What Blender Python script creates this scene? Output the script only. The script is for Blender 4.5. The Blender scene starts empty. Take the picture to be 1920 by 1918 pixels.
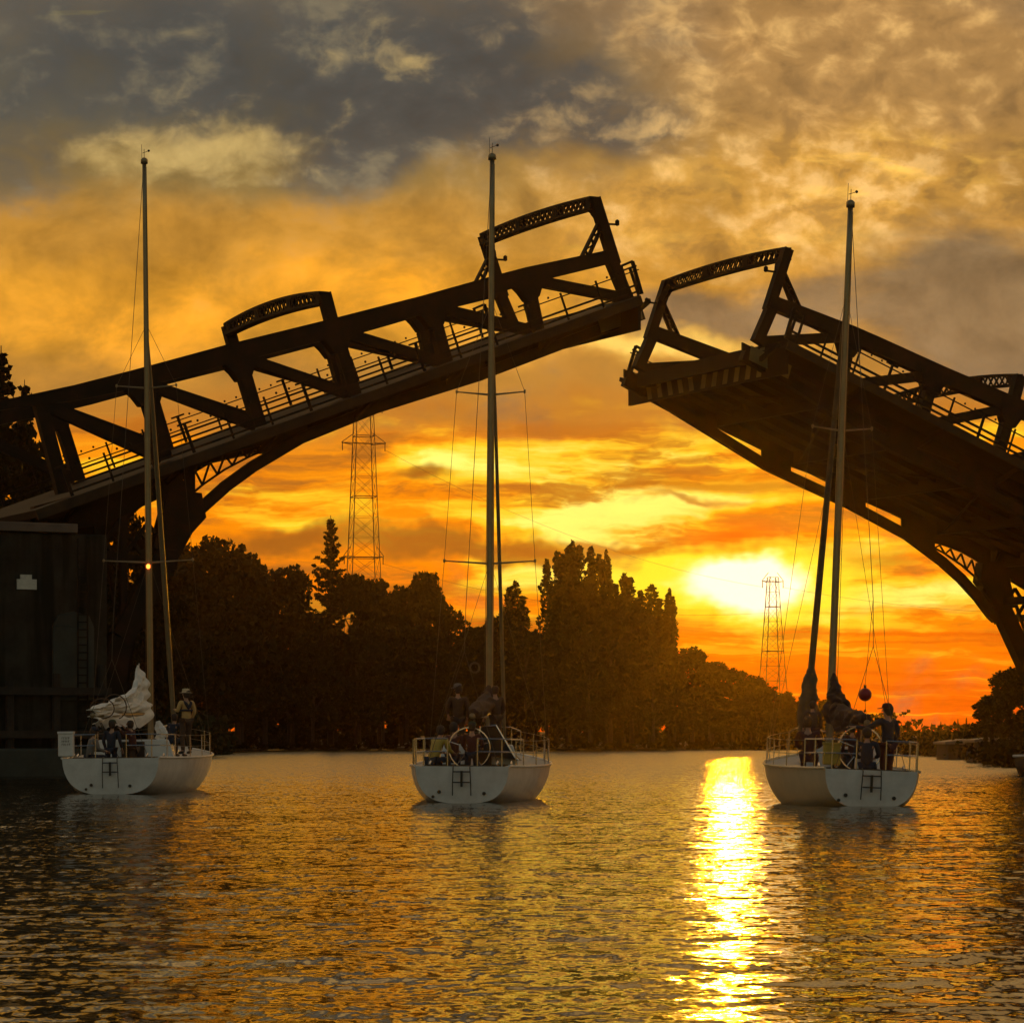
import bpy, bmesh, math, random
import numpy as np
from mathutils import Vector, Matrix, Quaternion

S = bpy.context.scene
COL = S.collection
R = math.radians

# ------------------------------------------------------------------ camera
FPX, HOR, EYE = 5650.0, 1389.0, 1.39       # focal length and horizon row in photo pixels, eye height in metres
cam_d = bpy.data.cameras.new("camera")
cam = bpy.data.objects.new("camera", cam_d)
COL.objects.link(cam)
cam.location = (0, 0, EYE)
cam.rotation_euler = (R(90), 0, 0)
cam_d.sensor_width = 36.0
cam_d.lens = 36.0 * FPX / 1920.0
cam_d.shift_y = (HOR - 959.0) / 1920.0
cam_d.clip_start = 0.5
cam_d.clip_end = 6000.0
S.camera = cam

S.view_settings.view_transform = 'Standard'
S.view_settings.look = 'None'
S.view_settings.exposure = 0.15
S.view_settings.gamma = 1.0

SUN_AZ, SUN_EL = R(4.15), R(2.95)            # azimuth to the right of +Y, elevation


def lin(r, g, b):
    f = lambda c: (c / 255 / 12.92) if c / 255 <= 0.04045 else ((c / 255 + 0.055) / 1.055) ** 2.4
    return (f(r), f(g), f(b), 1.0)


# ------------------------------------------------------------------ sky
class X:
    """A scalar socket with arithmetic that writes math nodes."""
    nt = None

    def __init__(self, s): self.s = s

    @staticmethod
    def m(op, *a, clamp=False):
        n = X.nt.nodes.new('ShaderNodeMath')
        n.operation = op
        n.use_clamp = clamp
        for i, v in enumerate(a):
            if isinstance(v, X): X.nt.links.new(v.s, n.inputs[i])
            else: n.inputs[i].default_value = v
        return X(n.outputs[0])

    def __add__(s, o): return X.m('ADD', s, o)
    __radd__ = __add__
    def __sub__(s, o): return X.m('SUBTRACT', s, o)
    def __rsub__(s, o): return X.m('SUBTRACT', o, s)
    def __mul__(s, o): return X.m('MULTIPLY', s, o)
    __rmul__ = __mul__
    def __truediv__(s, o): return X.m('DIVIDE', s, o)


def sky():
    w = bpy.data.worlds.new("World")
    S.world = w
    w.use_nodes = True
    nt = w.node_tree
    nt.nodes.clear()
    X.nt = nt
    L = nt.links.new
    N = nt.nodes.new
    geo = N('ShaderNodeTexCoord')
    sep = N('ShaderNodeSeparateXYZ')
    L(geo.outputs['Generated'], sep.inputs[0])
    dx, dy, dz = (X(sep.outputs[i]) for i in range(3))
    yy = X.m('MAXIMUM', X.m('ABSOLUTE', dy), 0.12)
    az = dx / yy                                   # tangents of azimuth and elevation
    el = X.m('ABSOLUTE', dz) / yy
    # degrees-like units: one unit is 0.1 rad of azimuth / elevation near the horizon
    a0 = az * 10.0
    e0 = el * 10.0

    def vec(x, y, z=0.0):
        c = N('ShaderNodeCombineXYZ')
        for i, v in enumerate((x, y, z)):
            if isinstance(v, X): L(v.s, c.inputs[i])
            else: c.inputs[i].default_value = v
        return c.outputs[0]

    def noise(v, scale, detail=4.0, rough=0.5, dist=0.0, kind='FBM'):
        n = N('ShaderNodeTexNoise')
        n.noise_type = kind
        L(v, n.inputs['Vector'])
        n.inputs['Scale'].default_value = scale
        n.inputs['Detail'].default_value = detail
        n.inputs['Roughness'].default_value = rough
        n.inputs['Distortion'].default_value = dist
        return X(n.outputs['Fac'])

    def sm(x, lo, hi):
        n = N('ShaderNodeMapRange')
        n.interpolation_type = 'SMOOTHSTEP'
        L(x.s, n.inputs[0])
        n.inputs[1].default_value, n.inputs[2].default_value = lo, hi
        return X(n.outputs[0])

    def mix(fac, a, b):
        n = N('ShaderNodeMix')
        n.data_type = 'RGBA'
        if isinstance(fac, X): L(fac.s, n.inputs[0])
        else: n.inputs[0].default_value = fac
        for i, v in ((6, a), (7, b)):
            if hasattr(v, 'is_linked'): L(v, n.inputs[i])
            else: n.inputs[i].default_value = v
        return n.outputs[2]

    def scale(c, k):
        n = N('ShaderNodeVectorMath')
        n.operation = 'SCALE'
        L(c, n.inputs[0])
        if isinstance(k, X): L(k.s, n.inputs['Scale'])
        else: n.inputs['Scale'].default_value = k
        return n.outputs[0]

    # domain warp
    w1 = noise(vec(a0 * 2.2, e0 * 3.2, 3.1), 1.0, 4, 0.6) - 0.5
    w2 = noise(vec(a0 * 2.2, e0 * 3.2, 9.7), 1.0, 4, 0.6) - 0.5
    au = a0 + w1 * 0.55
    eu = e0 + w2 * 0.30
    es = e0 + w2 * 0.07

    def A(px): return (px - 960.0) / FPX * 10
    def E(py): return (HOR - py) / FPX * 10

    def blob(px, py, rx, ry, raw=False, tilt=0.0):
        sx, sy = 10.0 * rx / FPX, 10.0 * ry / FPX
        da = (a0 if raw else au) - A(px)
        de = (e0 if raw else eu) - E(py)
        if tilt: de = de - da * tilt
        p = da * (1 / sx)
        q = de * (1 / sy)
        return X.m('EXPONENT', (p * p + q * q) * -1.0)

    # ---- vertical palette of the overcast
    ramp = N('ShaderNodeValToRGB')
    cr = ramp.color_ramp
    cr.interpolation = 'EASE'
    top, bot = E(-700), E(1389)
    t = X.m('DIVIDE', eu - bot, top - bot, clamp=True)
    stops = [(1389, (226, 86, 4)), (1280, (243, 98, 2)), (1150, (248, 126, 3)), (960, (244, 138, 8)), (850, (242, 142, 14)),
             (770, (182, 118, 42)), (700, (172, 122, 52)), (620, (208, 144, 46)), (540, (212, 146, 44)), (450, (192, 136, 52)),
             (330, (142, 116, 66)), (180, (106, 98, 76)), (0, (98, 90, 76)), (-220, (226, 176, 98)), (-700, (190, 152, 104))]  # highest stops: unseen gold sky, added so the water reflects more light
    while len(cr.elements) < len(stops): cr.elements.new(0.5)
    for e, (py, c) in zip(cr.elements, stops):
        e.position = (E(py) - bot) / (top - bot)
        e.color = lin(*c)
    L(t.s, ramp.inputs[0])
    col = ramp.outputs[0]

    # ---- upper layer: mottled cumulus
    m1 = noise(vec(a0 * 2.6, e0 * 3.4, 1.3), 1.0, 5, 0.58, 0.35)
    m2 = noise(vec(a0 * 7.0, e0 * 9.5, 5.1), 1.0, 5, 0.55, 0.3)
    m3 = noise(vec(a0 * 4.0, e0 * 13.0, 7.7), 1.0, 5, 0.55, 0.4)
    upper = sm(eu, E(800), E(640))
    # right-hand upper sky is warmer
    warm = X.m('ADD', blob(1560, 60, 430, 260), blob(1820, 250, 330, 190), clamp=True)
    col = mix(warm * 0.85, col, lin(182, 136, 76))
    gold = X.m('ADD', blob(1600, 345, 470, 110), blob(1300, 420, 330, 110), clamp=True)
    col = mix(gold * 0.85, col, lin(204, 148, 62))
    # dark slate masses
    dk = blob(270, 90, 400, 130) + blob(640, 190, 330, 120) * 0.8 + blob(930, 90, 200, 130) * 0.9 + blob(1010, 235, 330, 90, tilt=-.1) * 0.85 \
        + blob(30, 300, 170, 130) * 0.75 + blob(640, 330, 160, 80) * 0.6
    dk = sm(dk + (m1 - 0.5) * 2.4 + (m2 - .5) * .6, 0.10, 1.15)
    col = mix(dk * 0.9, col, lin(72, 73, 70))
    col = mix(dk * sm(m1 * .55 + m2 * .45, 0.5, 0.63) * 0.5, col, lin(124, 112, 84))
    # lit puffs
    puff = blob(300, 285, 260, 70) * 0.9 + blob(470, 250, 130, 60) * 0.5 + blob(760, 110, 130, 70) * 0.35
    puff = sm(puff + (m2 - 0.5) * 1.7, 0.25, 1.25)
    col = mix(puff * 0.8, col, lin(204, 172, 104))
    lit = (warm + gold) * sm(m2 + (m1 - .5) * .5, 0.46, 0.74)
    col = mix(X.m('MINIMUM', lit, 1.0) * 0.75, col, lin(226, 178, 106))
    shade = (warm + gold) * sm(m2, 0.5, 0.3)
    col = mix(X.m('MINIMUM', shade, 1.0) * 0.4, col, lin(120, 92, 58))
    goldlit = (blob(1640, 318, 330, 36) + blob(1800, 275, 200, 26) + blob(1600, 395, 120, 16) + blob(1480, 460, 380, 26) * .5) \
        * sm(m3, 0.42, 0.66)
    col = mix(X.m('MINIMUM', goldlit, 1.0) * 0.85, col, lin(246, 188, 84))
    # soft gold sheen to the left
    sheen = blob(330, 610, 520, 90) + blob(760, 540, 260, 40)
    col = mix(X.m('MINIMUM', sheen * sm(m1, 0.35, 0.7), 1.0) * 0.75, col, lin(246, 160, 34))
    tex = (m1 - 0.5) * 1.1 + (m2 - 0.5) * 0.55
    # slate band to the right and between the leaves
    gr = blob(1830, 540, 330, 120) + blob(1330, 585, 210, 60) * 0.8 + blob(1960, 680, 260, 80) * 0.8
    gr = sm(gr + (m3 - 0.5) * 0.6, 0.22, 0.8)
    col = mix(gr * 0.9, col, lin(124, 104, 76))
    rim = blob(1230, 648, 190, 20) * 1.1
    col = mix(X.m('MINIMUM', rim, 1.0), col, lin(252, 204, 98))
    col = scale(col, 1.0 + tex * upper * 0.95)

    # ---- lower layer: long streaks
    s1 = noise(vec(au * 1.5, es * 8.0, 2.2), 1.0, 5, 0.6, 0.15)
    s2 = noise(vec(au * 4.2, es * 20.0, 6.2), 1.0, 4, 0.55, 0.15)
    lower = sm(eu, E(735), E(850))
    st = s1 * 0.7 + s2 * 0.3
    s0 = noise(vec(au * 0.55, es * 6.5, 4.4), 1.0, 4, 0.55, 0.1)
    s3 = noise(vec(au * 0.9, es * 26.0, 8.8), 1.0, 4, 0.6, 0.1)
    hot = blob(1150, 935, 280, 100) * 0.30 + blob(1390, 1100, 360, 90) * 0.24 + blob(1250, 820, 330, 40) * .13 + blob(430, 925, 220, 45) * 0.13 \
        + blob(1700, 1125, 330, 22) * 0.16 + blob(820, 880, 120, 35) * .1 - blob(1750, 1330, 400, 70) * 0.08
    ys = sm(st + hot, 0.525, 0.68) * lower
    col = mix(ys * 0.9, col, lin(255, 206, 40))
    yy2 = sm(st + hot, 0.64, 0.80) * lower
    col = mix(yy2, col, lin(255, 240, 110))
    red = sm(st, 0.50, 0.34) * lower
    col = mix(red * 0.6, col, lin(206, 92, 8))
    tan = sm(s1, 0.47, 0.36) * lower * sm(e0, E(1250), E(1050))
    col = mix(tan * 0.7, col, lin(160, 100, 34))
    bands = sm(s0, 0.47, 0.36) * lower * sm(e0, E(1330), E(1200))
    col = mix(bands * 0.78, col, lin(168, 98, 22))
    low = sm(e0, E(1090), E(1180)) * lower
    col = mix(sm(s3, 0.5, 0.38) * low * 0.75, col, lin(218, 80, 2))
    col = mix(sm(s3, 0.55, 0.66) * low * 0.75, col, lin(255, 160, 24))
    dkb = blob(790, 912, 110, 24) * 0.9 + blob(820, 1020, 220, 40) * 0.75 + blob(1190, 1025, 280, 26) * 1.0 + blob(480, 1015, 150, 35) * .8 \
        + blob(1330, 925, 170, 16) * 0.7 + blob(1450, 965, 200, 18) * 0.6 + blob(1620, 1060, 200, 40) * 0.75 + blob(1780, 1110, 150, 16) * .3
    dkb = sm(dkb + (st - 0.5) * 1.0, 0.35, 0.85) * lower
    col = mix(dkb * 0.85, col, lin(142, 84, 26))
    mid = sm(e0, E(720), E(640)) * sm(e0, E(250), E(330))
    col = scale(col, 1.0 + (m1 - 0.5) * mid * 0.9 + (st - 0.5) * lower * 0.7)
    # ---- the sun behind thin cloud
    glow = blob(1385, 1095, 330, 150, raw=True)
    col = mix(glow * 0.30, col, lin(255, 150, 0))
    halo = blob(1385, 1030, 95, 48, raw=True)
    col = mix(halo * 0.95, col, lin(248, 84, 0))
    core = blob(1375, 1100, 125, 52) + blob(1390, 1085, 70, 36)
    yel = blob(1390, 1098, 250, 75) + blob(1260, 1075, 160, 40) * .6
    yel = sm(yel + (st - .5) * 1.3, 0.16, 0.75)
    col = mix(yel * 0.95, col, lin(255, 226, 44))
    cs = sm(core + (st - .5) * 0.9, 0.18, 1.0)
    disc = X(scale_f(nt, cs, 1.0))
    hotcol = N('ShaderNodeCombineXYZ')
    hotcol.inputs[0].default_value, hotcol.inputs[1].default_value, hotcol.inputs[2].default_value = 1.6, 1.35, 0.78
    col = mix(disc, col, hotcol.outputs[0])

    # ---- Nishita daylight away from the sunset clouds
    nis = N('ShaderNodeTexSky')
    nis.sky_type = 'NISHITA'
    nis.sun_disc = False
    nis.sun_elevation = SUN_EL
    nis.sun_rotation = SUN_AZ
    nis.air_density = 1.5
    nis.dust_density = 2.0
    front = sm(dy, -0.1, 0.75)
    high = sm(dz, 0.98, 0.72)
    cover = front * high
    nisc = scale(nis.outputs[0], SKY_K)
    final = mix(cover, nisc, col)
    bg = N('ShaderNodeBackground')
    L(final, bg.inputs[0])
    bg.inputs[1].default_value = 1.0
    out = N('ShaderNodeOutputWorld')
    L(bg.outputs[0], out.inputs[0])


def scale_f(nt, x, k):
    n = nt.nodes.new('ShaderNodeMath')
    n.operation = 'MULTIPLY'
    nt.links.new(x.s, n.inputs[0])
    n.inputs[1].default_value = k
    return n.outputs[0]


SKY_K = 0.15
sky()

sun_d = bpy.data.lights.new("sun", 'SUN')
sun = bpy.data.objects.new("sun", sun_d)
COL.objects.link(sun)
sun_d.energy = 0.35
sun_d.angle = R(0.5)
sun_d.color = (1.0, 0.42, 0.007)
sdir = Vector((math.sin(SUN_AZ) * math.cos(SUN_EL), math.cos(SUN_AZ) * math.cos(SUN_EL), math.sin(SUN_EL)))
sun.rotation_euler = sdir.to_track_quat('Z', 'Y').to_euler()

# ------------------------------------------------------------------ materials
def pmat(name, base, rough=0.6, metal=0.0, var=0.25, vscale=3.0, bump=0.0, spec=0.5, second=None, emit=None):
    """Procedural paint: two noise scales vary the colour and the gloss, optional bump and a second (dirt / rust) colour."""
    m = bpy.data.materials.new(name)
    m.use_nodes = True
    nt = m.node_tree
    b = nt.nodes['Principled BSDF']
    L = nt.links.new
    tc = nt.nodes.new('ShaderNodeTexCoord')
    n = nt.nodes.new('ShaderNodeTexNoise')
    n.inputs['Scale'].default_value = vscale
    n.inputs['Detail'].default_value = 4
    n.inputs['Roughness'].default_value = 0.65
    L(tc.outputs['Object'], n.inputs['Vector'])
    mx = nt.nodes.new('ShaderNodeMix')
    mx.data_type = 'RGBA'
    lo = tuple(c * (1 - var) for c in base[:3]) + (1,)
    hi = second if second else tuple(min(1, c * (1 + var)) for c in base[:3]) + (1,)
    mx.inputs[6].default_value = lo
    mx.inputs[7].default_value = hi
    mr = nt.nodes.new('ShaderNodeMapRange')
    mr.inputs[1].default_value, mr.inputs[2].default_value = (0.3, 0.7) if not second else (0.45, 0.75)
    L(n.outputs['Fac'], mr.inputs[0])
    L(mr.outputs[0], mx.inputs[0])
    L(mx.outputs[2], b.inputs['Base Color'])
    b.inputs['Roughness'].default_value = rough
    b.inputs['Metallic'].default_value = metal
    b.inputs['Specular IOR Level'].default_value = spec
    if bump:
        bp = nt.nodes.new('ShaderNodeBump')
        bp.inputs['Strength'].default_value = 0.5
        bp.inputs['Distance'].default_value = bump
        L(n.outputs['Fac'], bp.inputs['Height'])
        L(bp.outputs[0], b.inputs['Normal'])
    if emit:
        b.inputs['Emission Color'].default_value = emit[0]
        b.inputs['Emission Strength'].default_value = emit[1]
    return m


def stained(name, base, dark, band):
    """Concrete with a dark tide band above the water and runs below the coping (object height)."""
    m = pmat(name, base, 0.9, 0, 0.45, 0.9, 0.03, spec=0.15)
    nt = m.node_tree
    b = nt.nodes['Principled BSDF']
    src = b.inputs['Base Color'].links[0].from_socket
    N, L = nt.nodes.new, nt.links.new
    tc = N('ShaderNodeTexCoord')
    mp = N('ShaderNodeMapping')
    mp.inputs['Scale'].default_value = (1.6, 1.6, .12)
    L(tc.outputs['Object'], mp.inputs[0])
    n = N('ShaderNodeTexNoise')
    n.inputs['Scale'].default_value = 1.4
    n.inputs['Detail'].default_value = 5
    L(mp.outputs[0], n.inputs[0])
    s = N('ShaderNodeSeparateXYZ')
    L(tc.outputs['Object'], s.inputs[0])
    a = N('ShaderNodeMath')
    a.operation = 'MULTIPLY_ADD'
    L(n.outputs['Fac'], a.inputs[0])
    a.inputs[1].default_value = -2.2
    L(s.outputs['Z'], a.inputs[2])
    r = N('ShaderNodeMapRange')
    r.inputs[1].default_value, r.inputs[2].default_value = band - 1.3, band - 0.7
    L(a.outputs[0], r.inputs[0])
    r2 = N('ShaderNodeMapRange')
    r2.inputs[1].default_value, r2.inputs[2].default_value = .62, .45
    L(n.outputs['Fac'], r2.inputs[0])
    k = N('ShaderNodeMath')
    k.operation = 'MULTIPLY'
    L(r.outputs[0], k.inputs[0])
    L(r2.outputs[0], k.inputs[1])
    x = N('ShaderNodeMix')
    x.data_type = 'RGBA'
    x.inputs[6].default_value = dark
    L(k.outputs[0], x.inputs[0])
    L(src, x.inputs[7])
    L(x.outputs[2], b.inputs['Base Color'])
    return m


M = dict(
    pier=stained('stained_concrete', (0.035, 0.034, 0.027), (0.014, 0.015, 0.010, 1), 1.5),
    timber=pmat('tarred_timber', (0.03, 0.022, 0.015), 0.85, 0, 0.4, 2.0, 0.01),
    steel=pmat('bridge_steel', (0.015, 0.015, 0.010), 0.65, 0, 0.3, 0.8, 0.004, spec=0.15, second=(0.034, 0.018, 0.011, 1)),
    strip=pmat('fascia_paint', (0.04, 0.026, 0.014), 0.6, 0, 0.3, 1.2, spec=0.2),
    olive=pmat('olive_paint', (0.17, 0.15, 0.06), 0.6, 0, 0.2, 1.5),
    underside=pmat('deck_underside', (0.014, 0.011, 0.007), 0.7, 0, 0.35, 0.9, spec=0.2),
    concrete=pmat('pier_concrete', (0.045, 0.047, 0.038), 0.85, 0, 0.35, 0.7, 0.02),
    coping=pmat('coping_stone', (0.17, 0.12, 0.09), 0.8, 0, 0.25, 1.0, 0.01),
    plate=pmat('pale_sign_plate', (0.6, 0.58, 0.52), 0.5, 0, 0.15, 6.0),
    gel=pmat('white_gelcoat', (0.70, 0.71, 0.73), 0.25, 0, 0.14, 2.2),
    gelyellow=pmat('cream_gelcoat', (0.52, 0.48, 0.36), 0.3, 0, 0.14, 1.2),
    deckp=pmat('deck_nonskid', (0.45, 0.44, 0.40), 0.7, 0, 0.12, 14.0, 0.002),
    cockpit=pmat('cockpit_teak', (0.12, 0.075, 0.04), 0.6, 0, 0.3, 9.0),
    black=pmat('black_plastic', (0.02, 0.02, 0.02), 0.45, 0, 0.2, 6.0),
    alu=pmat('mast_aluminium', (0.30, 0.24, 0.14), 0.38, 0.55, 0.12, 2.0),
    sst=pmat('stainless_tube', (0.62, 0.60, 0.58), 0.22, 1.0, 0.05, 4.0),
    wire=pmat('rigging_wire', (0.09, 0.07, 0.05), 0.5, 0.4, 0.05, 4.0),
    sailw=pmat('white_sailcloth', (0.82, 0.80, 0.76), 0.75, 0, 0.10, 5.0, 0.06),
    saild=pmat('dark_sail_cover', (0.045, 0.025, 0.02), 0.85, 0, 0.3, 4.0, 0.01),
    sailt=pmat('tan_sail_bag', (0.13, 0.095, 0.06), 0.85, 0, 0.3, 3.0, 0.01),
    canvas=pmat('dark_canvas', (0.03, 0.022, 0.018), 0.85, 0, 0.25, 4.0, 0.004),
    clear=pmat('spray_hood_window', (0.10, 0.09, 0.08), 0.08, 0, 0.1, 3.0),
    lamp=pmat('orange_lamp', (0.9, 0.25, 0.05), 0.4, 0, 0.0, 1.0, emit=((1.0, 0.16, 0.02, 1), 6.0)),
    skin=pmat('skin', (0.42, 0.24, 0.16), 0.55, 0, 0.08, 20.0),
    hair=pmat('brown_hair', (0.05, 0.03, 0.02), 0.7, 0, 0.3, 30.0),
    eye=pmat('eye_dark', (0.02, 0.015, 0.01), 0.2, 0, 0.0, 1.0),
    tan=pmat('tan_cotton', (0.62, 0.40, 0.16), 0.85, 0, 0.1, 12.0),
    straw=pmat('straw_hat', (0.60, 0.48, 0.30), 0.85, 0, 0.15, 25.0),
    navy=pmat('navy_cloth', (0.025, 0.03, 0.05), 0.85, 0, 0.2, 12.0),
    maroon=pmat('maroon_cloth', (0.08, 0.022, 0.018), 0.85, 0, 0.2, 12.0),
    greyc=pmat('grey_cloth', (0.17, 0.16, 0.15), 0.85, 0, 0.2, 12.0),
    green=pmat('dark_green_cloth', (0.04, 0.06, 0.03), 0.85, 0, 0.2, 12.0),
    yellow=pmat('yellow_oilskin', (0.42, 0.30, 0.05), 0.6, 0, 0.15, 10.0),
    brown=pmat('brown_cloth', (0.09, 0.05, 0.03), 0.85, 0, 0.2, 12.0),
    red=pmat('dark_red_vinyl', (0.30, 0.015, 0.015), 0.4, 0, 0.15, 5.0),
    bark=pmat('bark', (0.03, 0.022, 0.015), 0.9, 0, 0.35, 2.0, 0.02),
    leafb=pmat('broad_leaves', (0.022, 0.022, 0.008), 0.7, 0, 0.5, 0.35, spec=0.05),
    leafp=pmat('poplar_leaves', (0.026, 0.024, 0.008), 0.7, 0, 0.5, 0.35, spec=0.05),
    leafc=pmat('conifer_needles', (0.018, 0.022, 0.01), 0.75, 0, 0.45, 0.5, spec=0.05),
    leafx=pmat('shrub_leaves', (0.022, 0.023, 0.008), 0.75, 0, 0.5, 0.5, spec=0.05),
    soil=pmat('bank_soil', (0.03, 0.026, 0.015), 0.95, 0, 0.4, 0.05, 0.05),
    tower=pmat('tower_steel', (0.12, 0.08, 0.05), 0.6, 0.3, 0.2, 0.5),
    roof=pmat('pale_metal_roof', (0.17, 0.16, 0.13), 0.5, 0, 0.15, 0.8),
    wallp=pmat('boathouse_boards', (0.045, 0.036, 0.026), 0.8, 0, 0.3, 1.2),
    glass=pmat('dark_glass', (0.02, 0.025, 0.03), 0.06, 0, 0.1, 1.0),
    hullblue=pmat('dark_hull_paint', (0.02, 0.02, 0.025), 0.25, 0, 0.1, 2.0),
)


# ------------------------------------------------------------------ mesh builder
class MB:
    def __init__(self):
        self.v, self.f = [], []

    def add(self, vs, fs):
        o = len(self.v)
        self.v += [tuple(p) for p in vs]
        self.f += [tuple(i + o for i in f) for f in fs]
        return self

    BOXF = [(0, 1, 2, 3), (7, 6, 5, 4), (0, 4, 5, 1), (1, 5, 6, 2), (2, 6, 7, 3), (3, 7, 4, 0)]

    def box(self, x0, x1, y0, y1, z0, z1):
        return self.add([(x0, y0, z0), (x1, y0, z0), (x1, y1, z0), (x0, y1, z0),
                         (x0, y0, z1), (x1, y0, z1), (x1, y1, z1), (x0, y1, z1)], MB.BOXF)

    def beam(self, p, q, w, h, up=(0, 0, 1), w2=None, h2=None):
        """Bar from p to q; w across (horizontal side), h along 'up'."""
        p, q = Vector(p), Vector(q)
        d = (q - p).normalized()
        s = d.cross(Vector(up))
        if s.length < 1e-4: s = d.cross(Vector((1, 0, 0)))
        s.normalize()
        u = s.cross(d)
        w2 = w if w2 is None else w2
        h2 = h if h2 is None else h2
        vs = []
        for c, a, b in ((p, w, h), (q, w2, h2)):
            for i, j in ((-1, -1), (1, -1), (1, 1), (-1, 1)):
                vs.append(c + s * (i * a / 2) + u * (j * b / 2))
        return self.add(vs, MB.BOXF)

    def tube(self, pts, r, seg=8, cap=True):
        pts = [Vector(p) for p in pts]
        n = len(pts)
        rr = r if isinstance(r, (list, tuple)) else [r] * n
        vs, fs = [], []
        ref = None
        for i, p in enumerate(pts):
            d = (pts[min(i + 1, n - 1)] - pts[max(i - 1, 0)])
            d = d.normalized() if d.length > 1e-9 else Vector((0, 0, 1))
            if ref is None:
                ref = d.cross(Vector((0.13, 0.21, 1)))
                if ref.length < 1e-3: ref = d.cross(Vector((1, 0, 0)))
            s = (ref - d * ref.dot(d)).normalized()
            ref = s
            t = d.cross(s)
            for k in range(seg):
                a = 2 * math.pi * k / seg
                vs.append(p + (s * math.cos(a) + t * math.sin(a)) * rr[i])
        for i in range(n - 1):
            for k in range(seg):
                k2 = (k + 1) % seg
                fs.append((i * seg + k, i * seg + k2, (i + 1) * seg + k2, (i + 1) * seg + k))
        if cap:
            fs.append(tuple(range(seg))[::-1])
            fs.append(tuple((n - 1) * seg + k for k in range(seg)))
        return self.add(vs, fs)

    def lathe(self, prof, centre=(0, 0, 0), seg=20):
        """prof: (radius, z) pairs around the vertical axis."""
        cx, cy, cz = centre
        vs, fs = [], []
        for r, z in prof:
            for k in range(seg):
                a = 2 * math.pi * k / seg
                vs.append((cx + r * math.cos(a), cy + r * math.sin(a), cz + z))
        for i in range(len(prof) - 1):
            for k in range(seg):
                k2 = (k + 1) % seg
                fs.append((i * seg + k, i * seg + k2, (i + 1) * seg + k2, (i + 1) * seg + k))
        fs.append(tuple(range(seg))[::-1])
        fs.append(tuple((len(prof) - 1) * seg + k for k in range(seg)))
        return self.add(vs, fs)

    def prism(self, pts, ax, a0, a1):
        """2-D outline extruded along local axis ax ('x','y','z') from a0 to a1."""
        def P(p, a):
            u, v = p
            return {'x': (a, u, v), 'y': (u, a, v), 'z': (u, v, a)}[ax]
        n = len(pts)
        vs = [P(p, a0) for p in pts] + [P(p, a1) for p in pts]
        fs = [tuple(range(n))[::-1], tuple(range(n, 2 * n))]
        for i in range(n):
            j = (i + 1) % n
            fs.append((i, j, n + j, n + i))
        return self.add(vs, fs)

    def build(self, name, mat, parent=None, smooth=False, bevel=0.0):
        me = bpy.data.meshes.new(name)
        me.from_pydata(self.v, [], self.f)
        bm = bmesh.new()
        bm.from_mesh(me)
        bmesh.ops.recalc_face_normals(bm, faces=bm.faces)
        bm.to_mesh(me)
        bm.free()
        if isinstance(mat, (list, tuple)):
            for x in mat: me.materials.append(x)
        else:
            me.materials.append(mat)
        if smooth:
            me.polygons.foreach_set('use_smooth', [True] * len(me.polygons))
        o = bpy.data.objects.new(name, me)
        COL.objects.link(o)
        if parent: o.parent = parent
        if bevel:
            b = o.modifiers.new('bevel', 'BEVEL')
            b.width = bevel
            b.segments = 2
            b.limit_method = 'ANGLE'
        return o


def tag(o, label=None, cat=None, group=None, kind=None):
    if label: o['label'] = label
    if cat: o['category'] = cat
    if group: o['group'] = group
    if kind: o['kind'] = kind
    return o


def empty(name, loc=(0, 0, 0), rot=(0, 0, 0)):
    o = bpy.data.objects.new(name, None)
    o.empty_display_size = 0.3
    o.location = loc
    o.rotation_euler = rot
    COL.objects.link(o)
    return o


def at(px, py, d):
    """World point that the photograph shows at pixel (px, py), at a distance d in metres along the view."""
    return Vector(((px - 960.0) / FPX * d, d, EYE + (HOR - py) / FPX * d))


def on_water(px, d):
    return Vector(((px - 960.0) / FPX * d, d, 0.0))

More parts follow.
